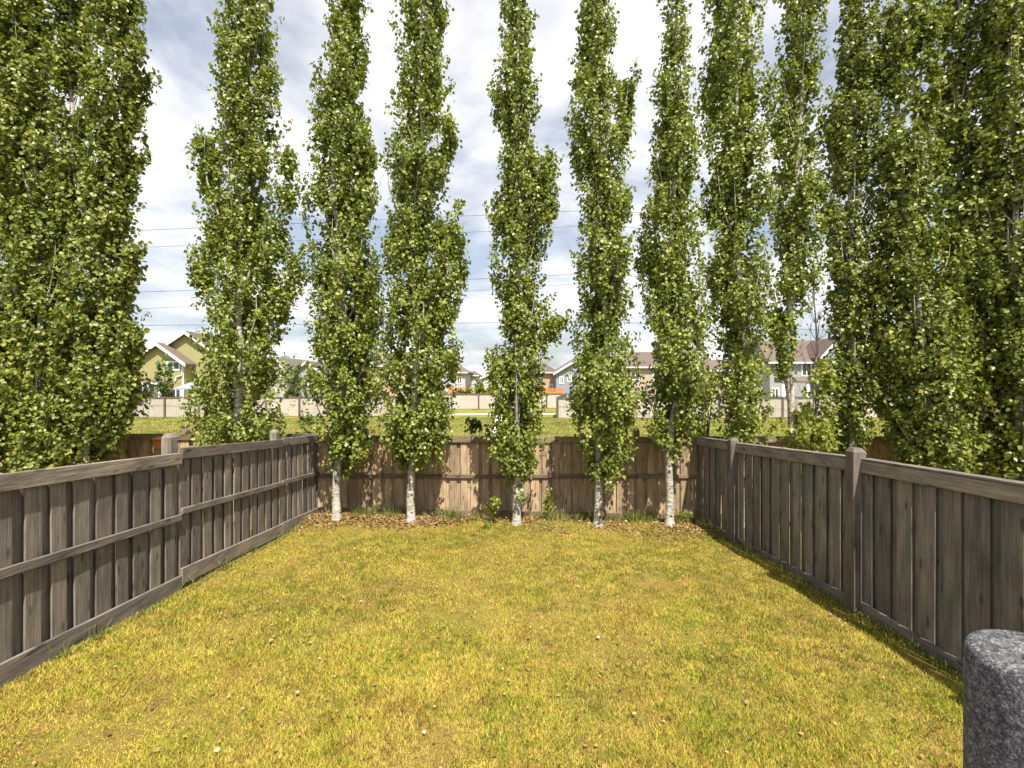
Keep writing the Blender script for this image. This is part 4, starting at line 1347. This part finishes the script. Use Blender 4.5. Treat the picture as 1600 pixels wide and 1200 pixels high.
n = 30000
Xv = RNG.uniform(-5, 5, n); Yv = np.clip(RNG.normal(10.33, .45, n), 9.0, 10.92)
k = inside(Xv, Yv, .05) & (RNG.random(n) < np.clip(.55 + .7 * vnoise(Xv, Yv, 2.6, 20) - .35 * np.abs(Yv - 10.3), .03, 1))
litter('leaf_litter', Xv[k], Yv[k], RNG.uniform(.026, .056, k.sum()), M_DEAD, 'brown leaf litter heaped under the poplars at the back fence')
n = 1100
Xv = RNG.uniform(-5, 5, n); Yv = 2.9 + 7.3 * RNG.random(n)
k = inside(Xv, Yv, .1)
litter('fallen_leaves', Xv[k], Yv[k], RNG.uniform(.018, .040, k.sum()), M_DEAD, 'small brown fallen leaves scattered over the lawn', .022, .3)
n = 120
Xv = RNG.uniform(-5, 5, n); Yv = 2.9 + 7 * RNG.random(n)
k = inside(Xv, Yv, .1)
litter('pale_fallen_leaves', Xv[k], Yv[k], RNG.uniform(.022, .045, k.sum()), M_PALE, 'pale dry fallen leaves scattered over the lawn', .03, .3)

# rough park grass beyond the back fence
n = 90000
Yv = 20 + 23 * RNG.random(n); Xv = RNG.uniform(-1.15, 1.15, n) * Yv
k = ~((np.abs(Xv + .30) < 1.22)) & (Yv < 42.8)
Xv, Yv = Xv[k], Yv[k]
tag(blades('park_grass', Xv, Yv, park_z(Xv, Yv), RNG.uniform(.06, .22, len(Xv)), RNG.uniform(.02, .04, len(Xv)), RNG.uniform(.2, .9, len(Xv)), RNG, M_PBLADE), 'rough sunlit grass of the park beyond the back fence', 'grass')

# ------------------------------------------------------------------ deck under the viewer and the speckled stone column at its edge
tag(MB().box(-3, 3, -3, 1.35, 1.42, 1.517).build('deck', M_DECK), kind='structure')
cr0 = empty('stone_column', (1.065, 0.93, 1.518))
tag(cr0, 'dark grey speckled round column with rounded rim and hollow top at lower right corner', 'column')
prof = [(.128, 0), (.130, .6), (.130, .970), (.128, .980), (.123, .987), (.116, .989), (.062, .989), (.052, .984), (.046, .972), (.044, .80), (.0, .80)]
seg = 64
v = []; f = []
for r_, z_ in prof:
    for k in range(seg):
        a = 6.28318 * k / seg
        v.append((1.065 + r_ * math.cos(a), .93 + r_ * math.sin(a), 1.518 + z_))
for i in range(len(prof) - 1):
    for k in range(seg):
        f.append((i*seg+k, i*seg+(k+1) % seg, (i+1)*seg+(k+1) % seg, (i+1)*seg+k))
mesh('shaft', v, f, M_SPECK, cr0, True)
